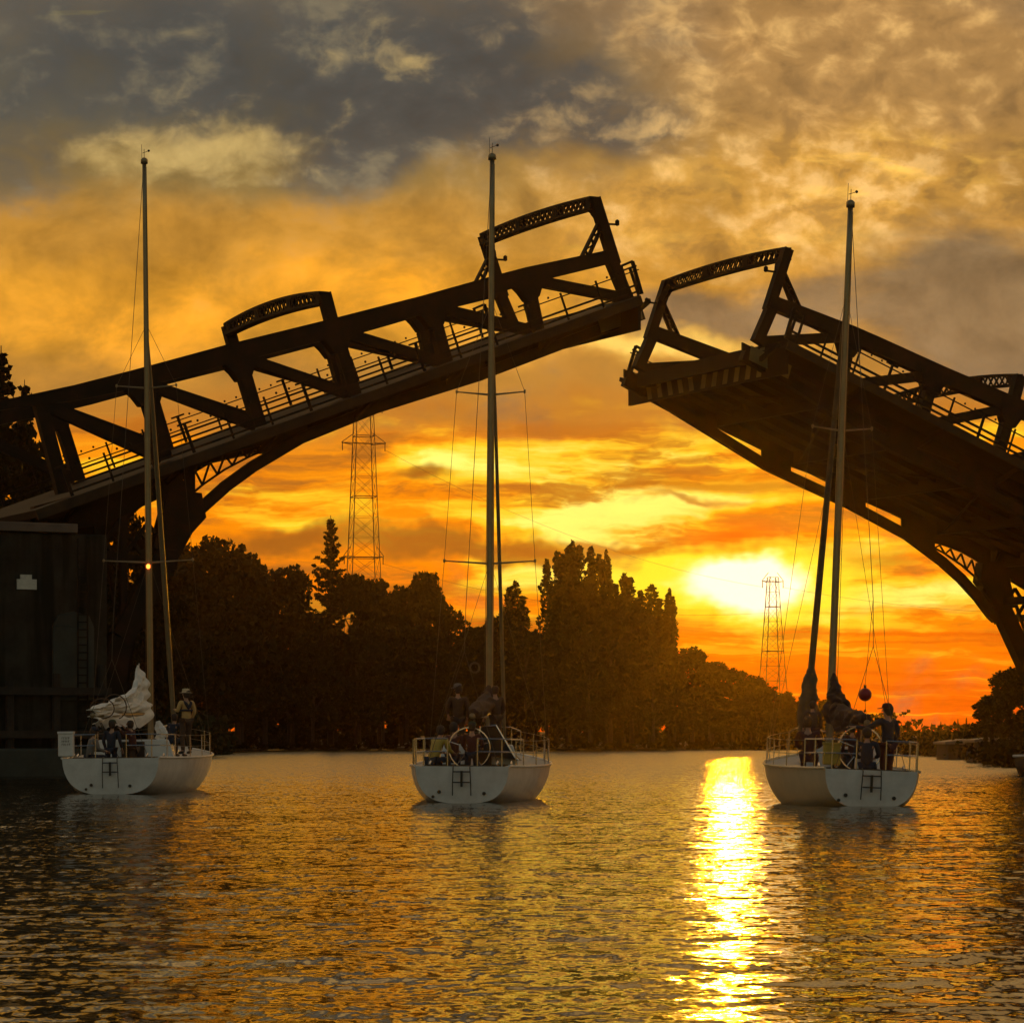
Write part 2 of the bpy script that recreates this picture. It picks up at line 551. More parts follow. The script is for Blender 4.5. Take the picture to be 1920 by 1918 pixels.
# ------------------------------------------------------------------ water
def water_material():
    m = bpy.data.materials.new('canal_water')
    m.use_nodes = True
    nt = m.node_tree
    b = nt.nodes['Principled BSDF']
    L = nt.links.new
    N = nt.nodes.new
    b.inputs['Base Color'].default_value = (0.016, 0.016, 0.008, 1)
    b.inputs['Roughness'].default_value = 0.08
    b.inputs['IOR'].default_value = 1.333
    b.inputs['Specular IOR Level'].default_value = 0.8
    tc = N('ShaderNodeTexCoord')
    geo = N('ShaderNodeNewGeometry')

    def noise(scale, detail, rough, stretch):
        mp = N('ShaderNodeMapping')
        mp.inputs['Scale'].default_value = stretch
        L(tc.outputs['Object'], mp.inputs['Vector'])
        n = N('ShaderNodeTexNoise')
        n.inputs['Scale'].default_value = scale
        n.inputs['Detail'].default_value = detail
        n.inputs['Roughness'].default_value = rough
        L(mp.outputs[0], n.inputs['Vector'])
        v = N('ShaderNodeVectorMath')
        v.operation = 'SUBTRACT'
        L(n.outputs['Color'], v.inputs[0])
        v.inputs[1].default_value = (.5, .5, .5)
        return v.outputs[0]

    def mul(v, k):
        n = N('ShaderNodeVectorMath')
        n.operation = 'MULTIPLY'
        L(v, n.inputs[0])
        if isinstance(k, tuple): n.inputs[1].default_value = k
        else: L(k, n.inputs[1])
        return n.outputs[0]

    def add(a_, b_):
        n = N('ShaderNodeVectorMath')
        n.operation = 'ADD'
        L(a_, n.inputs[0])
        if isinstance(b_, tuple): n.inputs[1].default_value = b_
        else: L(b_, n.inputs[1])
        return n.outputs[0]
    # small wind ripples as a slope field: two sizes, and calmer and rougher patches across the canal
    r1 = mul(noise(12.0, 2, 0.6, (1.0, 0.5, 1)), (0.36, 0.30, 0.0))
    r2 = mul(noise(4.0, 2, 0.55, (0.9, 0.5, 1)), (0.21, 0.17, 0.0))
    sep = N('ShaderNodeSeparateXYZ')
    L(tc.outputs['Object'], sep.inputs[0])
    # the breeze blows towards the camera out on the bay, so its wavelets lean that way
    mr = N('ShaderNodeMapRange')
    mr.interpolation_type = 'SMOOTHSTEP'
    mr.inputs[1].default_value, mr.inputs[2].default_value = 25, 150
    mr.inputs[3].default_value, mr.inputs[4].default_value = 0.0, LEAN
    L(sep.outputs['Y'], mr.inputs[0])
    cb = N('ShaderNodeCombineXYZ')
    L(mr.outputs[0], cb.inputs[1])
    nn = add(add(geo.outputs['Normal'], add(r1, r2)), cb.outputs[0])
    nz = N('ShaderNodeVectorMath')
    nz.operation = 'NORMALIZE'
    L(nn, nz.inputs[0])
    L(nz.outputs[0], b.inputs['Normal'])
    return m


LEAN = -0.085


def build_water():
    """One sheet: fine heaving waves where the canal is near, coarser and flatter beyond."""
    ys = [-60.0, -40, -25, -15, -8, -3, 0, 2, 4, 6, 7.5]
    y = 8.0
    while y < 130:
        ys.append(y)
        y += 0.035 + 0.045 * max(0.0, (y - 10) / 20) ** 1.25
    ys = np.concatenate([ys, np.geomspace(y, 900, 90)])
    xs = [0.0]
    x = 0.0
    while x < 26:
        x += 0.075 + 0.012 * max(0, x - 2.5)
        xs.append(x)
    xs_half = np.concatenate([xs, np.geomspace(x * 1.04, 700, 50)])
    xs = np.concatenate([-xs_half[:0:-1], xs_half])
    Xg, Yg = np.meshgrid(xs, ys)
    rng = np.random.RandomState(4)
    Z = np.zeros_like(Xg)
    # warp so that crests stay short
    Wx = Xg + .35 * np.sin(Yg * 1.3 + Xg * .7) + .18 * np.sin(Yg * 3.1 - Xg * 1.9)
    Wy = Yg + .22 * np.sin(Xg * 1.7 + Yg * .5) + .10 * np.sin(Xg * 4.3 + Yg * 1.1)
    for k in range(44):
        wl = 0.22 * (2.4 / 0.22) ** ((k % 22) / 21.0)
        th = rng.normal(math.pi / 2, 0.85)
        kx, ky = math.cos(th) * 2 * math.pi / wl, math.sin(th) * 2 * math.pi / wl
        slope = 0.0135 if wl < .5 else 0.0068
        Z += slope * wl / (2 * math.pi) * np.sin(kx * Wx + ky * Wy + rng.rand() * 6.28)
    for k in range(6):
        wl = 4.0 + 2.2 * k
        th = rng.normal(math.pi / 2, 0.4)
        Z += 0.004 * wl / (2 * math.pi) * np.sin(math.cos(th) * 2 * math.pi / wl * Xg + math.sin(th) * 2 * math.pi / wl * Yg + k)
    Z *= np.clip((190 - Yg) / 130.0, 0, 1) * np.clip((40 - np.abs(Xg)) / 12.0, 0, 1) * np.clip((Yg + 2) / 6, 0, 1)
    ny, nx = Xg.shape
    v = np.stack([Xg.ravel(), Yg.ravel(), Z.ravel()], 1).astype(np.float32)
    i = np.arange((ny - 1) * nx).reshape(ny - 1, nx)[:, :-1].ravel()
    f = np.stack([i, i + 1, i + nx + 1, i + nx], 1).astype(np.int32)
    me = bpy.data.meshes.new('water')
    me.vertices.add(len(v))
    me.vertices.foreach_set('co', v.ravel())
    me.loops.add(f.size)
    me.loops.foreach_set('vertex_index', f.ravel())
    me.polygons.add(len(f))
    me.polygons.foreach_set('loop_start', np.arange(0, f.size, 4, dtype=np.int32))
    me.polygons.foreach_set('use_smooth', np.ones(len(f), dtype=bool))
    me.update(calc_edges=True)
    me.materials.append(water_material())
    o = bpy.data.objects.new('water', me)
    COL.objects.link(o)
    tag(o, kind='structure')
    print('water', nx, ny, len(v))


build_water()


# ------------------------------------------------------------------ banks
def bank(name, shore, inland_z, edge_z=0.25, far=None, far_z=0.6):
    """A strip of ground: its shore line drops into the water, then rises inland. shore, far: matching lists of (x, y)."""
    mb = MB()
    n = len(shore)
    rows = [[(x, y, -0.6) for x, y in shore], [(x + (fx - x) * .01, y + (fy - y) * .01, edge_z) for (x, y), (fx, fy) in zip(shore, far)],
            [(x + (fx - x) * .12, y + (fy - y) * .12, inland_z) for (x, y), (fx, fy) in zip(shore, far)],
            [(fx, fy, inland_z + far_z) for fx, fy in far]]
    vs = [p for r in rows for p in r]
    fs = []
    for r in range(3):
        for i in range(n - 1):
            fs.append((r * n + i, r * n + i + 1, (r + 1) * n + i + 1, (r + 1) * n + i))
    mb.add(vs, fs)
    return tag(mb.build(name, M['soil'], smooth=False), kind='structure')


# far side of the bay, left bank behind the pier, low right bank
bank('far_bank', [(-90, 470), (-60, 490), (-48, 505), (-20, 520), (20, 520), (45, 515), (52, 500)], 1.6,
     far=[(-300, 700), (-200, 860), (-120, 860), (-30, 860), (60, 860), (150, 860), (330, 860)], far_z=2.4)
bank('left_bank', [(-30, 100), (-24.5, 118), (-24.0, 150), (-24.5, 210), (-30, 330), (-48, 440), (-90, 468)], 2.2,
     far=[(-200, 90), (-200, 118), (-200, 150), (-220, 210), (-240, 330), (-260, 440), (-290, 680)])
bank('right_bank', [(52, 499), (47, 420), (41, 320), (37, 262), (31.5, 196), (26.5, 160), (24.2, 140), (24, 128), (30, 110)], 1.2,
     far=[(330, 850), (300, 420), (260, 320), (240, 262), (220, 196), (210, 160), (205, 140), (200, 118), (200, 100)])

# ------------------------------------------------------------------ drawbridge
PSI = R(26.9)                       # the bridge runs to the right and away from the camera
CP, SP = math.cos(PSI), math.sin(PSI)
D0 = 131.0                          # distance of the near truss where it crosses the middle of the view
W = 11.0                            # near truss to far truss
SC = 9.075                          # middle of the channel, metres along the bridge
OFF, OFF2 = 2.0, 1.7                # sidewalks outside the near and the far truss


def leaf_sz(px, py, y=0.0):
    """Photo pixel -> (metres along the bridge, height) in the vertical plane y metres behind the near truss."""
    dx = (px - 960.0) / FPX
    s = (dx * (D0 + y * CP) + y * SP) / (CP - dx * SP)
    lam = D0 + s * SP + y * CP
    return s, EYE + lam * (HOR - py) / FPX


BR = empty  # readability


def interp(poly, s):
    for (a, za), (b, zb) in zip(poly, poly[1:]):
        if a <= s <= b: return za + (zb - za) * (s - a) / (b - a)
    return poly[0][1] if s < poly[0][0] else poly[-1][1]


def build_leaf(mirror, label, belly=0.0):
    dz = -1.5 if mirror else 0.0
    piv_s, piv_z = leaf_sz(330, 930)
    base = -piv_s + 2 * SC if mirror else piv_s
    zb = piv_z + dz
    origin = Vector((base * CP, D0 + base * SP, zb))
    root = empty('drawbridge_leaf', origin, (0, 0, PSI))
    tag(root, label, 'drawbridge leaf', 'raised leaves of the drawbridge')

    def T(s, y, z):                    # bridge coordinates -> leaf-local
        return ((-(s - piv_s) if mirror else (s - piv_s)), y, z - piv_z)

    U0 = Vector((0, 1, 0))

    def seg(mb, p, q, h, y0, y1, h2=None):
        ym, wd = (y0 + y1) / 2, abs(y1 - y0)
        a, b = Vector(T(p[0], ym, p[1])), Vector(T(q[0], ym, q[1]))
        d = (b - a).normalized()
        mb.beam(a, b, wd, h, up=U0.cross(d), h2=h2)

    def plate(mb, pts, y0, y1):
        mb.prism([(T(s, 0, z)[0], T(s, 0, z)[2]) for s, z in pts], 'y', y0, y1)

    lp = lambda *pp: [leaf_sz(*p) for p in pp]
    chord = lp((-60, 772), (20, 757), (62, 750), (140, 737), (245, 713), (335, 690), (430, 664), (620, 617), (790, 573), (935, 532), (985, 518), (1152, 480))
    chord_h = [0.3, 0.40, 0.46, 0.62, 0.74, 0.80, 0.80, 0.80, 0.78, 0.76, 0.72, 0.60]
    tops = lp((72, 752), (262, 712), (445, 664), (625, 615), (805, 570), (985, 518), (1141, 482))
    bots = lp((118, 925), (310, 862), (486, 800), (664, 742), (836, 683), (1008, 624), (1176, 562))
    deck_a, deck_b = lp((60, 958), (1203, 553))
    fa, fb = leaf_sz(150, 925, -OFF), leaf_sz(1203, 552, -OFF)
    slope = (fb[1] - fa[1]) / (fb[0] - fa[0])

    def deck_z(s): return fa[1] + slope * (s - fa[0])
    s_tail, s_tip = leaf_sz(40, 900)[0], fb[0]
    panels = []
    for side, yc in (('near', 0.0), ('far', W)):
        y0, y1 = yc - 0.24, yc + 0.24
        mb = MB()
        for i in range(len(chord) - 1):
            seg(mb, chord[i], chord[i + 1], chord_h[i], y0, y1, h2=chord_h[i + 1])
        for p in chord[1:-1]:          # cover plates at the joints
            pass
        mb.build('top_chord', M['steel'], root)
        for i, (t, b) in enumerate(zip(tops, bots)):
            p = MB()
            wd = 0.54 if i < 6 else 0.5
            seg(p, (t[0], t[1] + 0.1), b, wd, y0 + .03, y1 - .03)
            # flared gusset under the chord
            if 0 < i < 6:
                plate(p, [(t[0] - 0.72, t[1] - .15 - slope * .72), (t[0] + .9, t[1] - .15 + slope * .8), (t[0] + .58, t[1] - .85), (t[0] + .35, t[1] - 1.1),
                          (t[0] - .02, t[1] - 1.1), (t[0] - .32, t[1] - .75)], y0 - .02, y1 + .02)
            p.build('post', M['steel'], root)
        for i in range(len(tops) - 1):
            p = MB()
            a = (tops[i][0] + 0.25, tops[i][1] - 0.15)
            b = (bots[i + 1][0] - 0.2, bots[i + 1][1] + 0.05)
            seg(p, a, b, 0.46, y0 + .05, y1 - .05)
            p.build('diagonal', M['steel'], root)
        # arched girder under the deck
        bot = lp((330, 1012), (345, 1000), (375, 966), (420, 925), (470, 888), (560, 834), (700, 777), (900, 714), (1100, 637), (1204, 600))
        bot = [(s, z - belly * min(1, max(0, (s_tip - s) / 8))) for s, z in bot]
        gy0, gy1 = yc - 0.06, yc + 0.06
        rib = MB()
        for i in range(len(bot) - 1):
            p, q = bot[i], bot[i + 1]
            hh = 0.46
            seg(rib, (p[0] - .02, p[1] + hh / 2), (q[0], q[1] + hh / 2), hh, gy0 - .12, gy1 + .12)
        rib.build('lower_rib', M['steel'], root)
        web = MB()
        # slots between the rib and the deck, left open so the sky shows through
        slots = []
        for x0, x1 in ((1752, 1842), (1622, 1690), (1482, 1558), (1342, 1428), (1215, 1304)):
            sa = 2 * SC - leaf_sz(x1, 900, W)[0]
            sb = 2 * SC - leaf_sz(x0, 900, W)[0]
            slots.append((sa, sb))
        slots.sort()
        s0, s1 = bot[1][0], bot[-1][0]
        cuts = [s0] + [c for ab in slots for c in ab] + [s1]
        N_ = 60

        def strip(a, b, zlo, zhi):
            n = max(2, int((b - a) / 0.4))
            pts = [(a + (b - a) * i / n, zlo(a + (b - a) * i / n)) for i in range(n + 1)]
            pts += [(a + (b - a) * i / n, zhi(a + (b - a) * i / n)) for i in range(n, -1, -1)]
            for i in range(n):
                A0, B0 = pts[i], pts[i + 1]
                A1, B1 = pts[2 * n + 1 - i], pts[2 * n - i]
                plate(web, [A0, B0, B1, A1], gy0, gy1)
        rib_top = lambda s: interp(bot, s) + 0.44
        dk_bot = lambda s: deck_z(s) - 0.42
        for i in range(0, len(cuts) - 1):
            a, b = cuts[i], cuts[i + 1]
            if b - a < 0.05: continue
            if i % 2 == 0:
                strip(a, b, rib_top, lambda s: max(dk_bot(s), rib_top(s) + .02))
            else:
                k = i // 2
                gap = (1.75, 0.42, 0.40, 0.40, 0.30)[k]

                def zlo(s, gap=gap, a=a, b=b, k=k):
                    f = (s - a) / (b - a)
                    g = gap * (1 - 0.75 * f) if k == 0 else gap * (0.75 + 0.5 * (1 - f))
                    return min(rib_top(s) + g, dk_bot(s) - .06)
                strip(a, b, zlo, dk_bot)
        web.build('web_plate', M['steel'], root)
        # lattice seen in the large opening next to the pivot
        la = MB()
        a, b = slots[0]
        for k in range(9):
            u0, u1 = a + (b - a) * k / 9, a + (b - a) * (k + 1) / 9
            h0 = 1.75 * (1 - .75 * (k / 9))
            h1 = 1.75 * (1 - .75 * ((k + 1) / 9))
            lo, hi = (0.02, .5)
            za, zb_ = rib_top(u0), rib_top(u1)
            if k % 2: seg(la, (u0, za + h0 * .45), (u1, zb_ + h1 * .95), .07, yc - .05, yc + .05)
            else: seg(la, (u0, za + h0 * .95), (u1, zb_ + h1 * .45), .07, yc - .05, yc + .05)
            seg(la, (u0, za + h0 * .45), (u1, zb_ + h1 * .45), .08, yc - .06, yc + .06)
        la.build('lattice', M['steel'], root)
        # knuckle over the pivot and the tail girder behind it
        kn = MB()
        plate(kn, lp((346, 914), (326, 880), (296, 905), (306, 975), (322, 1012), (345, 1003), (374, 968), (366, 942)), yc - .3, yc + .3)
        plate(kn, lp((330, 872), (300, 880), (150, 926), (60, 950), (60, 1000), (190, 985), (297, 935), (340, 905)), yc - .22, yc + .22)
        kn.build('tail_girder', M['steel'], root)
        # railing of the sidewalk outside this truss
        yr = yc - OFF + 0.08 if side == 'near' else yc + OFF2 - 0.08
        rl = MB()
        n = 15
        sa, sb = s_tail + 1.5, s_tip - 0.1
        for hgt, t in ((0.18, .09), (0.48, .09), (1.12, .05)):
            seg(rl, (sa, deck_z(sa) + hgt), (sb, deck_z(sb) + hgt), t, yr - t / 2, yr + t / 2)
        for k in range(n + 1):
            s = sa + (sb - sa) * k / n
            tx = -slope * 1.15
            seg(rl, (s, deck_z(s)), (s + tx, deck_z(s) + 1.13), .12 if k % 3 == 0 else .07, yr - .04, yr + .04)
            if k % 3 == 0: seg(rl, (s + tx - .3, deck_z(s - .3) + 1.16), (s + tx + .3, deck_z(s + .3) + 1.16), .08, yr - .05, yr + .05)
            for j in (0.33, 0.66):
                sj = s + (sb - sa) / n * j
                if sj < sb: rl.lathe([(.02, -.05), (.05, -.03), (.05, .03), (.02, .05)], T(sj + tx, yr, deck_z(sj) + 1.10), 6)
        # end gate of the rail
        se = s_tip + 0.05
        tx = -slope * 1.25
        seg(rl, (se, deck_z(se)), (se + tx, deck_z(se) + 1.4), .14, yr - .06, yr + .06)
        seg(rl, (se - .55, deck_z(se - .55)), (se - .55 + tx, deck_z(se - .55) + 1.35), .09, yr - .05, yr + .05)
        seg(rl, (se - .6 + tx, deck_z(se - .6) + 1.36), (se + tx, deck_z(se) + 1.4), .1, yr - .06, yr + .06)
        rl.build('railing', M['steel'], root)
        # sidewalk edge strip
        fs = MB()
        ye = yc - OFF if side == 'near' else yc + OFF2
        seg(fs, (s_tail, deck_z(s_tail) - .26), (s_tip, deck_z(s_tip) - .26), .40, ye - .06, ye + .06)
        fs.build('fascia_strip', M['strip'], root)
        for b in bots:                 # brackets under the sidewalk
            br = MB()
            za = deck_z(b[0])
            y2 = ye
            mbp = [T(b[0], yc, za - 1.0), T(b[0], y2, za - .4)]
            br.beam(mbp[0], mbp[1], .14, .2)
            br.build('sidewalk_bracket', M['steel'], root)

    # deck slab
    dk = MB()
    seg(dk, (s_tail, deck_z(s_tail) - .2), (s_tip, deck_z(s_tip) - .2), .30, -OFF + .07, W + OFF2 - .07)
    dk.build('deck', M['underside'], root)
    # floor beams and stringers on the underside
    for b in bots:
        fl = MB()
        z = deck_z(b[0])
        fl.box(*sorted((T(b[0] - .14, 0, 0)[0], T(b[0] + .14, 0, 0)[0])), 0.21, W - .21, z - piv_z - 1.0, z - piv_z - .36)
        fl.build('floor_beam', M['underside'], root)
    st = MB()
    for k in range(1, 7):
        y = W * k / 7
        seg(st, (s_tail + .5, deck_z(s_tail + .5) - .5), (s_tip - .3, deck_z(s_tip - .3) - .5), .30, y - .07, y + .07)
    st.build('stringers', M['underside'], root)
    pp = MB()
    for i in range(len(bots) - 1):
        za, zb2 = deck_z(bots[i][0]) - .95, deck_z(bots[i + 1][0]) - .95
        if i % 2: pp.tube([T(bots[i][0], .5, za), T(bots[i + 1][0], W - .5, zb2)], .06, 6)
        else: pp.tube([T(bots[i][0], W - .5, za), T(bots[i + 1][0], .5, zb2)], .06, 6)
    pp.build('wind_brace', M['underside'], root)
    # end board with slanted warning stripes
    eb = MB()
    ze = deck_z(s_tip)
    x0, x1 = sorted((T(s_tip - .12, 0, 0)[0], T(s_tip + .02, 0, 0)[0]))
    eb.box(x0, x1, -OFF + .1, W + OFF2 - .1, ze - piv_z - 1.55, ze - piv_z - .04)
    ebo = eb.build('end_board', M['steel'], root)
    sm_ = MB()
    xs = T(s_tip + .026, 0, 0)[0]
    for k in range(11):
        y = 0.2 + k * 1.0
        lean = -0.35 if k < 6 else 0.35
        z0, z1 = ze - piv_z - 1.45, ze - piv_z - .15
        xa, xb = sorted((xs, T(s_tip + .032, 0, 0)[0]))
        sm_.prism([(y, z0), (y + .42, z0), (y + .42 + lean, z1), (y + lean, z1)], 'x', xa, xb)
    sm_.build('warning_stripes', M['olive'], ebo)
    # olive panel on the near girder, close to the tip
    op = MB()
    plate(op, lp((1114, 600), (1194, 572), (1198, 600), (1121, 626)), -.36, -.33)
    op.build('girder_panel', M['olive'], root)
    # counterweight below the tail
    cw = MB()
    plate(cw, lp((60, 958), (150, 936), (215, 915), (215, 962), (60, 1000)), .3, W - .3)
    cw.build('counterweight', M['concrete'], root)

    # portals
    def portal(post_top, post_foot, with_brace):
        (st_, zt), (sf, zf) = post_top, post_foot
        for y in (0.0, W):
            pr = MB()
            seg(pr, (sf, zf - .4), (st_, zt), .46 if with_brace else .52, y - .2, y + .2)
            inward = 1 if y == 0 else -1       # curved knee to the beam
            for k in range(4):
                pr.beam(T(st_ + (sf - st_) * (.40 - .09 * k), y + inward * (.15 + .10 * k), zt + (zf - zt) * (.40 - .09 * k)),
                        T(st_ + (sf - st_) * (.31 - .09 * k), y + inward * (.25 + .17 * k), zt + (zf - zt) * (.31 - .09 * k)), .3, .3)
            pr.build('portal_post', M['steel'], root)
        bm_ = MB()
        n = 24
        ARC = 0.16 if with_brace else 0.30
        arch = lambda y: ARC * (1 - (2 * y / W - 1) ** 2)
        for k in range(n):
            ya, yb = W * k / n, W * (k + 1) / n
            for off, t in ((0.02, .12), (-0.44, .11)):
                ar = 1.0 if off > 0 else 0.62
                bm_.beam(T(st_, ya, zt + off + arch(ya) * ar), T(st_, yb, zt + off + arch(yb) * ar), .42, t)
            m0, m1 = zt - .44 + arch(ya) * .62, zt + .02 + arch(ya)
            n0, n1 = zt - .44 + arch(yb) * .62, zt + .02 + arch(yb)
            for sx in (-.17, .17):
                bm_.beam(T(st_ + sx, ya, m0), T(st_ + sx, yb, n1), .05, .06)
                bm_.beam(T(st_ + sx, ya, m1), T(st_ + sx, yb, n0), .05, .06)
            if k in (0, 7, 15, 23):        # solid panels
                bm_.prism([(ya, m0), (yb, n0), (yb, n1), (ya, m1)] if False else [(ya, m0 - piv_z), (yb, n0 - piv_z), (yb, n1 - piv_z), (ya, m1 - piv_z)],
                          'x', *sorted((T(st_ - .19, 0, 0)[0], T(st_ + .19, 0, 0)[0])))
        bm_.build('portal_beam', M['steel'], root)
        if with_brace:
            ta = (st_ + (sf - st_) * .38, zt + (zf - zt) * .38)
            ba = leaf_sz(1092, 492)
            for y in (0.0, W):
                b_ = MB()
                for d in (-.17, .17):
                    seg(b_, (ta[0] + d * .7, ta[1]), (ba[0] + d, ba[1]), .09, y - .14, y + .14)
                for k in range(7):
                    f0, f1 = k / 7, (k + 1) / 7
                    e0 = -.17 if k % 2 else .17
                    g = lambda f, e: (ta[0] + (ba[0] - ta[0]) * f + e * (.7 + .3 * f), ta[1] + (ba[1] - ta[1]) * f)
                    seg(b_, g(f0, e0), g(f1, -e0), .05, y - .08, y + .08)
                b_.build('portal_brace', M['steel'], root)
    portal(leaf_sz(1114, 372), leaf_sz(1153, 480), True)
    portal(leaf_sz(607, 550), leaf_sz(626, 604), False)
    # navigation lamp brackets on the portal post
    p = leaf_sz(1132, 420)
    for y in (0.0, W):
        nl = MB()
        nl.beam(T(p[0] + .1, y, p[1]), T(p[0] + .65, y, p[1] + .02), .08, .08)
        nl.lathe([(.04, -.14), (.10, -.10), (.10, .08), (.03, .14)], T(p[0] + .68, y, p[1] + .1), 8)
        nl.build('lamp_bracket', M['steel'], root)
    return root


build_leaf(False, 'raised bridge leaf climbing from the left bank, seen from its side, with two portal frames')
build_leaf(True, 'raised bridge leaf sloping down to the right, showing its dark underside and striped end board', belly=0.7)


def build_pier(mirror, label):
    dz = -1.0 if mirror else 0.0

    def s_(s): return 2 * SC - s if mirror else s
    # local frame: x along the bridge, y across it
    c = s_(-25.0)
    root = empty('bridge_pier', (c * CP, D0 + c * SP, 0), (0, 0, PSI))
    tag(root, label, 'pier', 'piers of the drawbridge')

    def X_(s): return (s_(s) - c)
    mb = MB()
    xa, xb = sorted((X_(-19.3), X_(-31)))
    mb.box(xa, xb, -2.4, W + 2.4, -1.5, 9.6 + dz)
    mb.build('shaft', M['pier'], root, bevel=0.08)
    for k in range(6):                  # timber fender piles along the channel face
        fp = MB()
        sx = X_(-19.6 - k * 1.9)
        fp.tube([(sx, -2.62, -1.2), (sx, -2.62, 4.4 - .35 * (k % 3))], [.19, .16], 9)
        fp.build('fender_pile', M['timber'], root)
    for z in (1.5, 3.2):
        fp = MB()
        a, b = sorted((X_(-19.3), X_(-30.5)))
        fp.box(a, b, -2.92, -2.82, z, z + .3)
        fp.build('waler', M['timber'], root)
    ld = MB()
    sx = X_(-20.4)
    for d in (-.2, .2): ld.tube([(sx + d, -2.60, .2), (sx + d, -2.60, 9.4 + dz)], .03, 6)
    for k in range(28): ld.tube([(sx - .2, -2.60, .4 + k * .3), (sx + .2, -2.60, .4 + k * .3)], .02, 5)
    ld.build('ladder', M['steel'], root)
    mb = MB()
    xa2, xb2 = sorted((X_(-19.6 if mirror else -16.2), X_(-32)))
    mb.box(xa2, xb2, -3.0, W + (1.0 if mirror else 3.0), -1.5, 1.1)
    mb.build('footing', M['concrete'], root, bevel=0.1)
    mb = MB()
    xa3, xb3 = sorted((X_(-20.6), X_(-31.2)))
    mb.box(xa3, xb3, -2.62, W + 2.62, 9.62 + dz, 9.98 + dz)
    mb.build('coping', M['coping'], root, bevel=0.03)
    # raised panels on the face towards the water traffic
    mb = MB()
    for s0, s1, z0, z1 in ((-21.6, -19.9, 3.0, 5.9), (-26.6, -23.9, 3.4, 8.7)):
        a, b = sorted((X_(s0), X_(s1)))
        mb.box(a, b, -2.55, -2.38, z0, z1)
        mb.prism([(a, z1), (b, z1), ((b - (b - a) * .12), z1 + .45), ((a + b) / 2, z1 + .62), (a + (b - a) * .12, z1 + .45)], 'y', -2.55, -2.38)
    mb.build('face_panel', M['concrete'], root, bevel=0.02)
    mb = MB()
    a, b = sorted((X_(-23.05), X_(-22.25)))
    mb.box(a, b, -2.47, -2.40, 7.35, 7.75)
    mb.box(a + .14, b - .2, -2.47, -2.40, 7.75, 7.93)
    mb.build('notice_plate', M['plate'], root)
    # inclined struts that carry the trunnions
    for y in (0.0, W):
        st = MB()
        p0 = (X_(-14.9), y, 10.9 + dz)
        p1 = (X_(-17.9), y, 5.6 + dz)
        p2 = (X_(-19.0), y, 0.9)
        st.beam(p0, p1, .6, .95, up=(1, 0, 0))
        st.beam(p1, p2, .6, .95, up=(1, 0, 0))
        st.prism([(X_(-14.5), 11.6 + dz), (X_(-15.9), 11.7 + dz), (X_(-16.6), 9.3 + dz), (X_(-15.6), 9.2 + dz), (X_(-14.3), 10.6 + dz)], 'y', y - .34, y + .34)
        st.build('trunnion_strut', M['steel'], root)
    ti = MB()
    ti.beam((X_(-17.3), .3, 3.6), (X_(-17.3), W - .3, 3.6), .3, .4)
    ti.beam((X_(-15.9), .3, 9.6 + dz), (X_(-15.9), W - .3, 9.6 + dz), .3, .4)
    for k in range(4):
        ya, yb = .3 + (W - .6) * k / 4, .3 + (W - .6) * (k + 1) / 4
        ti.beam((X_(-16.6), ya, 3.8 if k % 2 else 9.4 + dz), (X_(-16.6), yb, 9.4 + dz if k % 2 else 3.8), .12, .16)
    ti.build('cross_brace', M['steel'], root)
    # fixed machinery frame under the tail
    fr = MB()
    zt = 10.6 + dz
    for s0 in (-17.8, -18.9):
        for y in (.0, W):
            fr.beam((X_(s0), y, 1.0), (X_(s0), y, zt), .28, .28)
    fr.beam((X_(-18.9), .14, zt - .2), (X_(-18.9), W - .14, zt - .2), .26, .3)
    for s0, s1 in ((-15.5, -19.2),):
        for y in (0.0, W):
            fr.beam((X_(s0), y, 8.6 + dz), (X_(s1), y, 9.0 + dz), .3, .35)
            for k in range(3):
                u0, u1 = s0 + (s1 - s0) * k / 3, s0 + (s1 - s0) * (k + 1) / 3
                fr.beam((X_(u0), y, 8.7 + dz), (X_(u1), y, 10.3 + dz), .12, .16)
                fr.beam((X_(u0), y, 10.3 + dz), (X_(u1), y, 8.7 + dz), .12, .16)
    fr.build('machinery_frame', M['steel'], root)
    # approach deck
    root2 = empty('approach_span', (s_(-31) * CP, D0 + s_(-31) * SP, 0), (0, 0, PSI))
    tag(root2, 'fixed approach deck behind the %s pier, with a solid parapet' % ('right-hand' if mirror else 'left-hand'), 'bridge span', 'approach decks of the drawbridge')
    sg = 1 if mirror else -1
    ad = MB()
    ad.box(*sorted((0 + sg * .2, sg * 42)), -2.2, W + 2.2, 9.2 + dz, 10.2 + dz)
    ad.build('deck', M['concrete'], root2)
    for y in (-2.2, W + 1.9):
        pa = MB()
        pa.box(*sorted((sg * .2, sg * 42)), y, y + .3, 10.203 + dz, 11.3 + dz)
        pa.build('parapet', M['concrete'], root2)


build_pier(False, 'dark concrete bridge pier at the left edge, with a pale stone coping and arched panels')
build_pier(True, 'bridge pier at the right edge whose steel strut carries the right leaf')

# ------------------------------------------------------------------ vegetation
RNG = np.random.RandomState(11)


